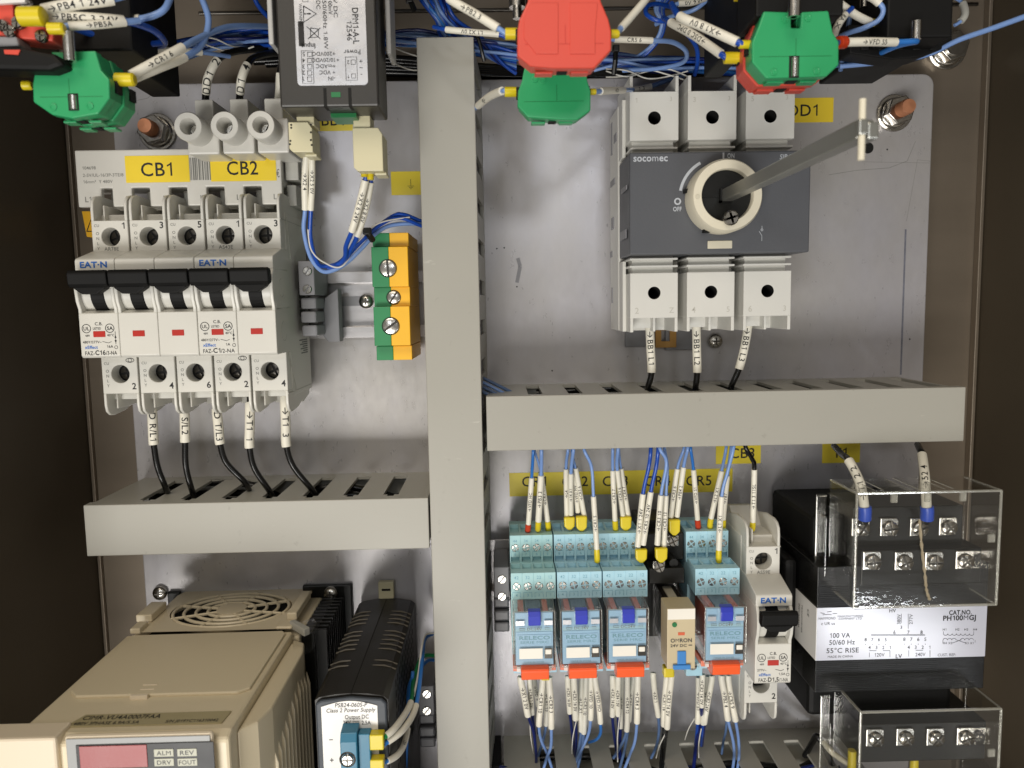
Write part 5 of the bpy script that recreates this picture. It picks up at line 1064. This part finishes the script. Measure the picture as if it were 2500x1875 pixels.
dn('slate wire marked 13 between two light blue wires', 'slate', (1334, 1664), (1333, 1769), [(1325, 1810), (1310, 1855)], '→CR1 13', h0=42, slm='sleeved')
dn('light blue wire marked CR2 3 at the right below the first relay', 'lblue', (1341, 1664), (1346, 1776), [(1345, 1822), (1335, 1850), (1322, 1895)], '→CR2 3', h0=54, h1=52, sr=1.6)
dn('navy wire marked CR5 14 0V below the second relay', 'navy', (1386, 1662), (1391, 1739), [(1396, 1780), (1404, 1850)], '→CR5 14 0V', h0=48)
dn('navy wire marked CR3 14 0V below the second relay', 'navy', (1401, 1662), (1405, 1755), [(1407, 1800), (1404, 1870)], '→CR3 14 0V', h0=50, sr=1.6)
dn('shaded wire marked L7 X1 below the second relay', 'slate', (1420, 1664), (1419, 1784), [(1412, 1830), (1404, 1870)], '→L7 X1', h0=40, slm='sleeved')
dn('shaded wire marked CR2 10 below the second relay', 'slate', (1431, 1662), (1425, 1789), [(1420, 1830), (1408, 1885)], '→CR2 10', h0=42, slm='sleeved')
dn('light blue wire marked VFD 10 below the second relay', 'lblue', (1443, 1662), (1442, 1755), [(1437, 1790), (1420, 1830), (1400, 1870)], '→VFD 10', h0=52, h1=50)
dn('bright blue wire bending left at the right below the second relay', 'mblue', (1453, 1662), (1466, 1764), [(1466, 1790), (1456, 1805), (1438, 1812)], '→VED HO', h0=54, h1=52)
dn('navy wire marked CR2 14 0V below the third relay', 'navy', (1495.6, 1661), (1495, 1747), [(1500, 1800), (1508, 1850)], '→CR2 14 0V', h0=48)
dn('navy wire marked CR4 1 0V below the third relay', 'navy', (1509, 1661), (1509, 1745), [(1512, 1800), (1515, 1850)], '→CR4 1 0V', h0=50)
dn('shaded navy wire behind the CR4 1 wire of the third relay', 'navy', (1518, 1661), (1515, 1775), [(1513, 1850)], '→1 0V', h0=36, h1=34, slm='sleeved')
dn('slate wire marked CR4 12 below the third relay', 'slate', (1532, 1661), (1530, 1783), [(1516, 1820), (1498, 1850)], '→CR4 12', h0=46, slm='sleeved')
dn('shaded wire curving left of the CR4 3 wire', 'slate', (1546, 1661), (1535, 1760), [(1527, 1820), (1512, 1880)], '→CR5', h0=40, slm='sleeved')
dn('light blue wire marked CR4 3 below the third relay', 'lblue', (1557, 1661), (1555, 1763), [(1550, 1810), (1537, 1845), (1518, 1895)], '→CR4 3', h0=54, h1=52, sr=1.6)
dn('slate wire marked X2 1 left of the tan relay', 'slate', (1595, 1654), (1607, 1748), [(1609, 1785), (1603, 1820), (1590, 1850)], '→X2 1', h0=46)
dn('black wire marked CR1 14 below the tan relay', 'bwire', (1627, 1658), (1620, 1770), [(1618, 1800), (1612, 1880)], '→CR1 14', h0=56, h1=50)
dn('black wire marked CR3 14 0V below the tan relay', 'bwire', (1639, 1656), (1628.6, 1776), [(1625, 1810), (1617, 1880)], '→CR3 14 0V', h0=58, h1=52, sr=1.6)
dn('navy wire marked VFD S1 below the rightmost relay', 'dblue', (1705, 1665), (1703, 1764), [(1700, 1800), (1693, 1880)], '→VFD S1', h0=40)
dn('navy wire marked CR2 14 0V below the rightmost relay', 'navy', (1715, 1658), (1713, 1724), [(1711, 1760), (1700, 1820), (1692, 1885)], '→CR2 14 0V', h0=48, h1=46, r=1.0)
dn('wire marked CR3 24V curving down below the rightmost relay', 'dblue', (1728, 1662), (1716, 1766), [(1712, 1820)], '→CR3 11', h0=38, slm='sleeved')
dn('white sleeved wire marked CR2 24V below the rightmost relay', 'navy', (1738, 1661), (1720, 1765), [(1714, 1820)], '→CR2 24V', h0=44)
dn('light blue wire marked PB2 4 below the rightmost relay', 'lblue', (1762, 1660), (1777, 1756), [(1790, 1810), (1792, 1850), (1786, 1895)], '→PB2 4', h0=54, h1=52, sr=1.6)
dn('light blue wire marked CR5 9 below the rightmost relay', 'lblue', (1778, 1660), (1795.5, 1758), [(1803, 1805), (1804, 1850), (1797, 1895)], '→CR5 9', h0=52, h1=50, sr=1.6)
wire('slate wire behind the PB2 4 wire in the bottom duct', 'slate', .7, [(1775, 1750, 30), (1772, 1785, 28), (1766, 1810, 22), (1762, 1840, 14)], group=G2)
for i, (x0, y0, x1, y1) in enumerate(((1294, 1740, 1302, 1840), (1407, 1760, 1396, 1840), (1513, 1745, 1508, 1860), (1695, 1755, 1672, 1806), (1625, 1790, 1602, 1850), (1712, 1780, 1706, 1850), (1700, 1640, 1690, 1680))):
    if i < 6: wire('thin white tracer wire among the dark wires below the relays', 'wwire', .3, [(x0, y0, 42), ((x0+x1)/2-3, (y0+y1)/2, 34), (x1, y1, 26)], group='thin white tracer wires below the relays', name='tracer_wire')
a, b = A(1621, 1631, 60), A(1647, 1655, 60); tag(MB().box(a[0], b[0], b[1], a[1], 55, 60).build('twin_ferrule', 'yfer', None, bevel=.7), 'yellow twin ferrule under the tan relay', 'ferrule', 'yellow twin ferrules')
a, b = A(1322, 1655, 58), A(1342, 1662, 58); tag(MB().box(a[0], b[0], b[1], a[1], 53, 58).build('twin_ferrule', 'yfer', None, bevel=.5), 'yellow ferrule peeping out under the first orange clip', 'ferrule', 'yellow twin ferrules')

# breaker output wires
G3 = 'black power wires below the left breakers'
for s0, s1, e1, e2, tx, l in (((371, 1000), (375.6, 1085), (385, 1140), (404, 1190), 'D R/L1', 'R/L1, leftmost of five'), ((450.6, 1000), (452, 1079), (454, 1140), (470, 1202), 'S/L2', 'S/L2'), ((529, 1000), (537.6, 1084), (553, 1130), (600, 1180), 'D T/L3', 'T/L3'), ((610, 985), (609.5, 1093), (622, 1145), (660, 1202), '→T1  1', 'T1 1'), ((695, 970), (699.7, 1090), (717, 1140), (765, 1200), '→T1  3', 'T1 3, rightmost of five')):
    wire('black wire with white marker %s below the left breakers' % l, 'bwire', 1.45, [(s0[0]-1, s0[1]-30, 34), (*s0, 42), ((s0[0]+s1[0])/2, (s0[1]+s1[1])/2, 44), (*s1, 44), (*e1, 44), (*e2, 42), (e2[0]+10, e2[1]+25, 30)], sl=(1, 3), text=tx, group=G3, sr=2.35, ts=4.3)
G4 = 'black power wires below the switch disconnector'
for s0, s1, e, tx, l in (((1586, 790), (1590.5, 909), (1581, 950), '→BB1 L1', 'BB1 L1'), ((1700, 790), (1702, 909), (1698, 950), '→BB1 L2', 'BB1 L2'), ((1828, 782), (1804, 901), (1785, 945), '→BB1 L3', 'BB1 L3')):
    w = wire('black wire with white marker %s below the disconnector' % l, 'bwire', 1.5, [(s0[0]+1, s0[1]-18, 40), (*s0, 40), ((s0[0]+s1[0])/2+(3 if 'L3' in l else 0), (s0[1]+s1[1])/2, 41), (*s1, 41), (*e, 40), (e[0]+3, e[1]+18, 30)], sl=(1, 3), text=tx, group=G4, sr=2.15, ts=4.0)
    c = A(s0[0], s0[1]-3, 42); MB().tube([(c[0], c[1]+.2, 40), (c[0], c[1]+1.6, 40)], 2.3, 14).build('ferrule', 'bfer', w)
# transformer wires
for P, s, tx, l in (([(2036, 1088, 44), (2056, 1110, 60), (2072, 1124, 70), (2100, 1180, 76), (2110, 1235, 78), (2112, 1262, 77), (2112, 1275, 74)], (2, 4.2), '→T1 2 2', 'marked 2 entering the clear cover'), ([(2240, 1085, 44), (2246, 1098, 56), (2251, 1110, 62), (2258, 1165, 72), (2262, 1235, 78), (2262, 1262, 77), (2262, 1275, 74)], (2, 4.2), '→52 4', 'marked 4 entering the clear cover')):
    w = wire('black wire %s' % l, 'bwire', 1.5, P, sl=s, text=tx, rev=True, group='black wires into the transformer cover', sr=2.15, ts=3.9)
    q = P[4]; MB().tube([A3(q[0]+1, q[1]+2, q[2]), A3(q[0]+2, q[1]+12, q[2]), A3(q[0]+1, q[1]+32, q[2]-1)], 2.9, 18).build('ferrule', 'bfer', w)
wire('beige wire curving under the bottom clear cover', 'cream', 1.5, [(2010, 1810, 56), (2030, 1835, 60), (2062, 1858, 64), (2085, 1868, 66)])
for x, y, l in ((2080, 1850, 'left'), (2232, 1855, 'right')):
    a, b = A(x-9, y-18, 70), A(x+9, y+30, 70); tag(MB().cyl(((a[0]+b[0])/2, 70), 2.0, b[1], a[1], 'v', 14).build('wire_ferrule', 'yfer'), 'yellow ferrule behind the bottom clear cover, %s one' % l, 'ferrule', 'yellow ferrules behind the bottom cover')
wire('black stranded cable entering the bottom duct near the transformer', 'bwire', 1.6, [(1965, 1845, 22), (1985, 1810, 30), (1996, 1798, 34), (2020, 1840, 36), (2040, 1890, 36)])

# meter plug wires
G5 = 'blue wires hanging from the meter plugs'
wire('light blue wire marked X2 4 under the left beige plug', 'lblue', 1.0, [(753, 366, 86), (748, 385, 84), (744, 450, 80), (745, 512, 76), (742, 563, 72), (758, 627, 66), (787, 662, 62), (821, 657, 60), (853, 636, 58), (885, 604, 56), (920, 568, 54), (960, 549, 50), (1030, 547, 44), (1080, 560, 30)], sl=(.6, 3), text='→X2 4', sr=1.45, group=G5)
wire('dark blue wire marked X2 5 0V beside the X2 4 wire', 'dblue', .95, [(764, 366, 86), (762, 385, 84), (762, 450, 80), (759, 513, 76), (758, 579, 72), (772, 635, 66), (790, 650, 62), (828, 641, 60), (869, 598, 58), (900, 571, 56), (957, 529, 52), (986, 524, 50), (1030, 541, 44), (1080, 555, 30)], sl=(.6, 3), text='→X2 5 0V', sr=1.35, group=G5)
wire('dark blue wire marked X2 6 24V under the right beige plug', 'dblue', 1.05, [(894, 415, 88), (892, 440, 86), (876, 506, 82), (859, 565, 78), (845, 600, 72), (843, 626, 66), (830, 643, 62), (800, 655, 60)], sl=(1, 3), text='→X2 6 24V', sr=1.6, group=G5)
wire('dark blue wire marked X2 8 0V under the right beige plug', 'dblue', 1.05, [(906, 420, 84), (905, 445, 82), (893, 510, 78), (872, 576, 74), (858, 606, 68), (842, 634, 62), (815, 650, 58)], sl=(1, 3), text='→X2 8 0V', sr=1.45, group=G5)
wire('white traced blue strand twisted in the loop left of the earth terminal', 'wwire', .35, [(752, 560, 74), (760, 610, 70), (790, 640, 66), (835, 650, 62), (880, 585, 60), (925, 545, 58), (1000, 530, 50)], group=G5, name='tracer_wire')
wire('second dark blue strand from the loop up to the vertical duct', 'dblue', .9, [(846, 630, 64), (880, 592, 60), (930, 548, 56), (975, 532, 52), (1030, 552, 46), (1080, 570, 30)], group=G5)
for x, y, l in ((890, 415, 'left'), (905, 422, 'right')):
    a, b = A(x, y, 88), A(x-1, y+17, 88); tag(MB().tube([(a[0], a[1], 88), (b[0], b[1], 88)], 1.35, 12).build('wire_ferrule', 'yfer'), 'small yellow ferrule under the right beige plug, %s one' % l, 'ferrule', 'small yellow ferrules under the plug')
def tie(x0, y0, x1, y1, h, w, label):
    a, b = A(x0, y0, h), A(x1, y1, h)
    t = thing('cable_tie', label, 'cable tie', (a[0], a[1], h-4), 'black cable ties')
    MB().tube([(a[0], a[1], h), ((a[0]+b[0])/2, (a[1]+b[1])/2, h+1.2), (b[0], b[1], h-2)], w, 8).build('tie_strap', 'black', t)
    MB().box(a[0]-w*1.3, a[0]+w*1.3, a[1]-1.6, a[1]+1.6, h-1, h+2).build('tie_head', 'black', t, bevel=.5)
tie(897, 565, 908, 585, 62, 1.5, 'black cable tie at the top left corner of the earth terminal')
tie(1503, 120, 1500, 178, 52, 1.2, 'black cable tie on the blue bundle right of the large red block')
tie(1165, 85, 1182, 146, 52, .9, 'black cable tie beside the top of the vertical duct')
tie(1000, 0, 1010, 20, 60, 1.3, 'black cable tie at the top edge right of the meter')

# top wiring
TOPF = .68
cols = ['dblue', 'lblue', 'mblue', 'dblue', 'slate', 'lblue', 'dblue', 'navy']
rr = random.Random(11); G6 = 'long blue wires of the top harness'
for i in range(24):
    y = 108+rr.uniform(-14, 26); h = 14+rr.uniform(0, 26); P = []
    for x, dy in ((930, -8), (1020, -6), (1120, 6), (1200, 18), (1290, 26), (1400, 36), (1500, 44), (1600, 50), (1720, 56), (1850, 62)):
        P.append((x, y*.72+dy*1.05+20+rr.uniform(-9, 9), h+rr.uniform(-3, 3)))
    wire('blue wire in the top harness between the meter and the right contact block', cols[i % 8], .95, P, group=G6, k=6)
for i in range(12):
    y = 66+i*4+rr.uniform(-5, 5); P = [(x, y+dy+rr.uniform(-5, 5), 34+rr.uniform(-8, 10)) for x, dy in ((380, 42), (450, 30), (530, 12), (620, 4), (700, 6), (800, 14), (940, 18))]
    wire('blue wire in the top left harness behind the meter', cols[(i*3) % 8], 1.0, P, group='blue wires of the top left harness', k=6)
for i in range(9):
    P = [(1010+i*9+rr.uniform(-6, 6), -30, 40), (1030+i*8, 10+rr.uniform(-8, 8), 46), (1060+rr.uniform(-12, 12)+i*6, 50, 44), (1080+i*12, 92, 38), (1160+i*8, 128+i*3, 30), (1260, 140+i*5, 26)]
    wire('blue wire coming down at the top edge right of the meter', cols[i % 8], 1.0, P, group='blue wires coming down beside the meter', k=6)
for i in range(5):
    P = [(1450+i*8, 172-i*3, 30), (1548, 142+i*3, 36), (1598+i*2, 102, 42), (1615+i*2, 58, 46), (1600+i*5, 20, 48), (1620+i*8, -30, 50)]
    wire('blue wire rising from the harness towards the top edge', ['lblue', 'lblue', 'dblue', 'slate', 'dblue'][i], 1.0, P, group='blue wires rising between red and green blocks', k=6)
wire('deep blue wire looping at the top edge left of the right contact block', 'dblue', 1.1, [(1640, 52, 90), (1605, 50, 92), (1578, 34, 90), (1582, 14, 86), (1610, 10, 80), (1650, 22, 74), (1664, 40, 96)])
wire('deep blue wire dropping in an arc left of the right red block', 'dblue', 1.2, [(1640, 60, 70), (1676, 82, 66), (1700, 115, 60), (1703, 152, 52), (1696, 182, 40)])
wire('light blue wire marked CR5 6 looping right of the large red block', 'lblue', 1.15, [(1480, 95, 98), (1500, 96, 98), (1592, 99, 96), (1645, 104, 88), (1676, 128, 76), (1664, 154, 62), (1600, 168, 50), (1520, 172, 44)], sl=(1, 2), text='CR5 6', sr=1.9)
wire('white sleeved wire rising right of the large red block', 'lblue', 1.1, [(1508, 80, 152), (1516, 69, 150), (1545, 36, 146), (1580, -6, 140), (1600, -40, 130)], sl=(1, 3), sr=1.9)
wire('white sleeved wire marked PB2 3 left of the large red block', 'lblue', 1.1, [(1235, 82, 152), (1216, 69, 152), (1160, 34, 150), (1096, -4, 146), (1060, -40, 140)], sl=(1, 3), text='→PB2 3', rev=True, sr=2.2)
wire('white sleeved wire marked L1 X2 0V above the vertical duct', 'dblue', 1.1, [(1235, 92, 90), (1218, 84, 90), (1150, 78, 90), (1090, 72, 88), (1060, 66, 80)], sl=(1, 3), text='L1 X2 0V', sr=1.9)
wire('white sleeved wire marked PB1 beside the top of the vertical duct', 'lblue', 1.0, [(1234, 222, 120), (1226, 222, 118), (1195, 236, 100), (1168, 258, 70), (1152, 275, 40)], sl=(1, 3), text='PB1←', rev=True, sr=2.3)
wire('white sleeved wire marked CR right of the centre green block', 'lblue', 1.1, [(1450, 224, 120), (1465, 223, 116), (1495, 221, 100), (1522, 220, 80), (1545, 219, 50)], sl=(1, 3), text='→CR', sr=2.1)
wire('slate wire marked 1.3 seen between the disconnector shrouds', 'slate', 1.3, [(1540, 218, 28), (1560, 217, 28), (1590, 211, 28), (1625, 198, 26), (1670, 185, 22)], sl=(0, 2), text='1.3', sr=2.3, slm='sleeved')
wire('white sleeved wire marked X1 8 0V left of the top right green block', 'dblue', 1.3, [(1640, 10, 120), (1660, 40, 134), (1720, 66, 140), (1800, 103, 146), (1812, 108, 146)], sl=(1, 3), text='→X1 8 0V', rev=True, sr=2.5)
wire('white sleeved wire under the X1 8 0V wire', 'dblue', 1.3, [(1620, 44, 100), (1638, 55, 112), (1694, 86, 124), (1760, 132, 134), (1775, 142, 134)], sl=(1, 3), text='→DSC 0 DPC', rev=True, sr=2.4)
wire('white sleeved wire marked 0V at the top edge', 'lblue', 1.0, [(1640, 16, 90), (1656, 9, 90), (1690, 6, 90), (1722, -4, 88), (1760, -14, 86)], sl=(1, 3), text='0V 9 0V', sr=1.9)
wire('light blue wire leaving the 0V sleeve at the top edge', 'lblue', 1.1, [(1600, 60, 60), (1640, 40, 66), (1690, 26, 72), (1722, 4, 74), (1740, -20, 74)])
wire('white sleeved wire marked VFD S5 with red ferrule at the top right', 'mblue', 1.2, [(2046, 104, 142), (2066, 103, 140), (2125, 102, 138), (2187, 103, 134), (2238, 101, 130), (2190, 112, 118), (2120, 142, 100), (2050, 158, 90), (2010, 165, 70)], sl=(1, 3), text='→VFD S5', fer=(0, 1, 'rfer', 2.2), sr=2.2)
wire('long light blue wire running to the right edge of the photo', 'lblue', 1.15, [(2050, 162, 96), (2190, 148, 100), (2268, 132, 104), (2340, 98, 112), (2420, 70, 122), (2520, 34, 134)])
wire('white sleeved wire marked RA X beside the top right green block', 'dblue', 1.1, [(2080, 20, 120), (2064, 36, 122), (2048, 58, 124), (2038, 82, 122), (2036, 110, 110)], sl=(1, 3), text='RA X', sr=2.0)
wire('white sleeved wire ending in a yellow ferrule at the top right', 'dblue', 1.1, [(2040, -6, 116), (2052, 10, 118), (2088, 36, 118), (2124, 54, 116), (2134, 56, 114)], sl=(1, 3), sr=2.2)
wire('light blue wire looping at the top edge between the button bodies', 'lblue', 1.1, [(2120, -10, 118), (2140, 2, 120), (2156, 22, 120), (2146, 48, 120), (2110, 68, 118), (2072, 80, 112), (2045, 92, 104)], sl=(0, 1.4), sr=2.2)
wire('upright slate wire right of the top right green block', 'slate', 1.1, [(2076, 30, 100), (2072, 60, 100), (2060, 120, 98), (2052, 172, 92)])
wire('grey sleeved wire behind the top right bolt', 'lblue', .9, [(2330, 62, 60), (2345, 52, 60), (2356, 34, 60), (2350, 8, 58), (2330, -6, 56)], sl=(1, 3), slm='wgrey', sr=2.4)
# top left
for i in range(7):
    x0 = rr.choice((420, 960, 1300, 1480, 1560)); y = 118+rr.uniform(-10, 30)+(x0 > 900)*10+(x0 > 1400)*22
    P = [(x0+j*50, y+12*math.sin(i+j*1.7)+j*2-(x0 < 900)*30, 44+3*math.cos(j*2+i)) for j in range(5)]
    wire('thin white tracer strand twisted in the top harness', 'wwire', .4, P, group='white tracer strands in the top harness', k=6, name='tracer_wire')
wire('white sleeved wire marked PB4 1 24V at the top left', 'lblue', 1.3, [(85, 34, 154), (104, 26, 152), (180, 10, 150), (275, -2, 146), (330, -20, 140)], sl=(1, 3), text='→PB4 1 24V', sr=2.9)
wire('white sleeved wire marked PB5C 3 24V at the top left', 'dblue', 1.4, [(92, 34, 152), (114, 38, 150), (210, 44, 148), (300, 51, 142), (345, 62, 132), (380, 78, 122), (402, 104, 112), (380, 113, 104), (330, 105, 98), (285, 92, 92), (200, 72, 84)], sl=(1, 3), text='→PB5C 3 24V', sr=2.7)
wire('light blue wire curving to the top edge from the PB5C sleeve', 'lblue', 1.4, [(250, 48, 126), (310, 46, 128), (342, 46, 128), (380, 36, 128), (405, 18, 126), (420, -20, 120)], sl=(1, 2), sr=2.3)
wire('white sleeved wire marked PB5A below the PB5C wire', 'lblue', 1.3, [(150, 68, 152), (168, 64, 152), (240, 60, 148), (305, 54, 142), (340, 50, 138)], sl=(1, 3), text='→PB5A', sr=2.1)
wire('white sleeved wire marked PB behind the CR1 6 pair', 'lblue', 1.1, [(335, 117, 80), (350, 120, 80), (420, 124, 76), (492, 128, 70), (560, 138, 56)], sl=(1, 3), text='→PB7', sr=2.1)
wire('light blue wire marked CR1 6 right of the top left green block', 'lblue', 1.4, [(306, 194, 142), (320, 184, 141), (382, 150, 136), (445, 116, 128), (480, 96, 118), (530, 74, 104), (580, 64, 90), (690, 66, 60)], sl=(1, 3), text='→CR1 6', sr=2.5)
wire('light blue wire in the lower sleeve of the CR1 6 pair', 'lblue', 1.4, [(310, 200, 140), (328, 192, 138), (390, 166, 132), (452, 140, 122), (494, 106, 114), (509, 48, 108), (490, -10, 104)], sl=(1, 3), sr=2.2)
wire('single blue wire descending to the meter at the top edge', 'dblue', 1.2, [(615, -20, 70), (635, 20, 66), (680, 62, 58), (720, 70, 50)])
wire('deep blue wire hanging across the top left black body', 'dblue', 1.3, [(170, 64, 138), (220, 82, 132), (290, 98, 126), (350, 108, 118), (398, 104, 112)])
G7 = 'black cables with white DD1 markers'
wire('black cable marked DD1 2 above the left feed lug', 'bwire', 1.9, [(500, 270, 46), (503, 228, 50), (508, 190, 54), (532, 145, 54), (565, 128, 48), (620, 120, 40), (700, 118, 34), (860, 122, 26)], sl=(1, 3), text='DD1  2', rev=False, sr=2.9, ts=4.8, group=G7)
wire('black cable marked D1 4 above the middle feed lug', 'bwire', 1.9, [(583, 270, 46), (586, 228, 50), (590, 192, 54), (604, 158, 52), (628, 138, 46), (700, 128, 36), (860, 134, 26)], sl=(1, 3), text='D1  4', sr=2.9, ts=4.8, group=G7)
wire('white sleeve end of the cable above the right feed lug', 'bwire', 1.9, [(678, 260, 40), (682, 222, 44), (684, 180, 46), (690, 150, 44)], sl=(0, 2), sr=2.8, group=G7)
for i in range(5):  # black tubes fill a dark band that is part cable, part shadow
    wire('black trunk cable standing in for cables and shadow behind the blue harness', 'bwire', 2.4, [(620+i*30, 150+i*6, -10), (900, 140+i*9, -8), (1200, 165+i*5, -10), (1500, 178+i*3, -10), (1850, 188+i*2, -12)], group='black cables and their painted shadow above the plate', name='trunk_cable_and_shade')
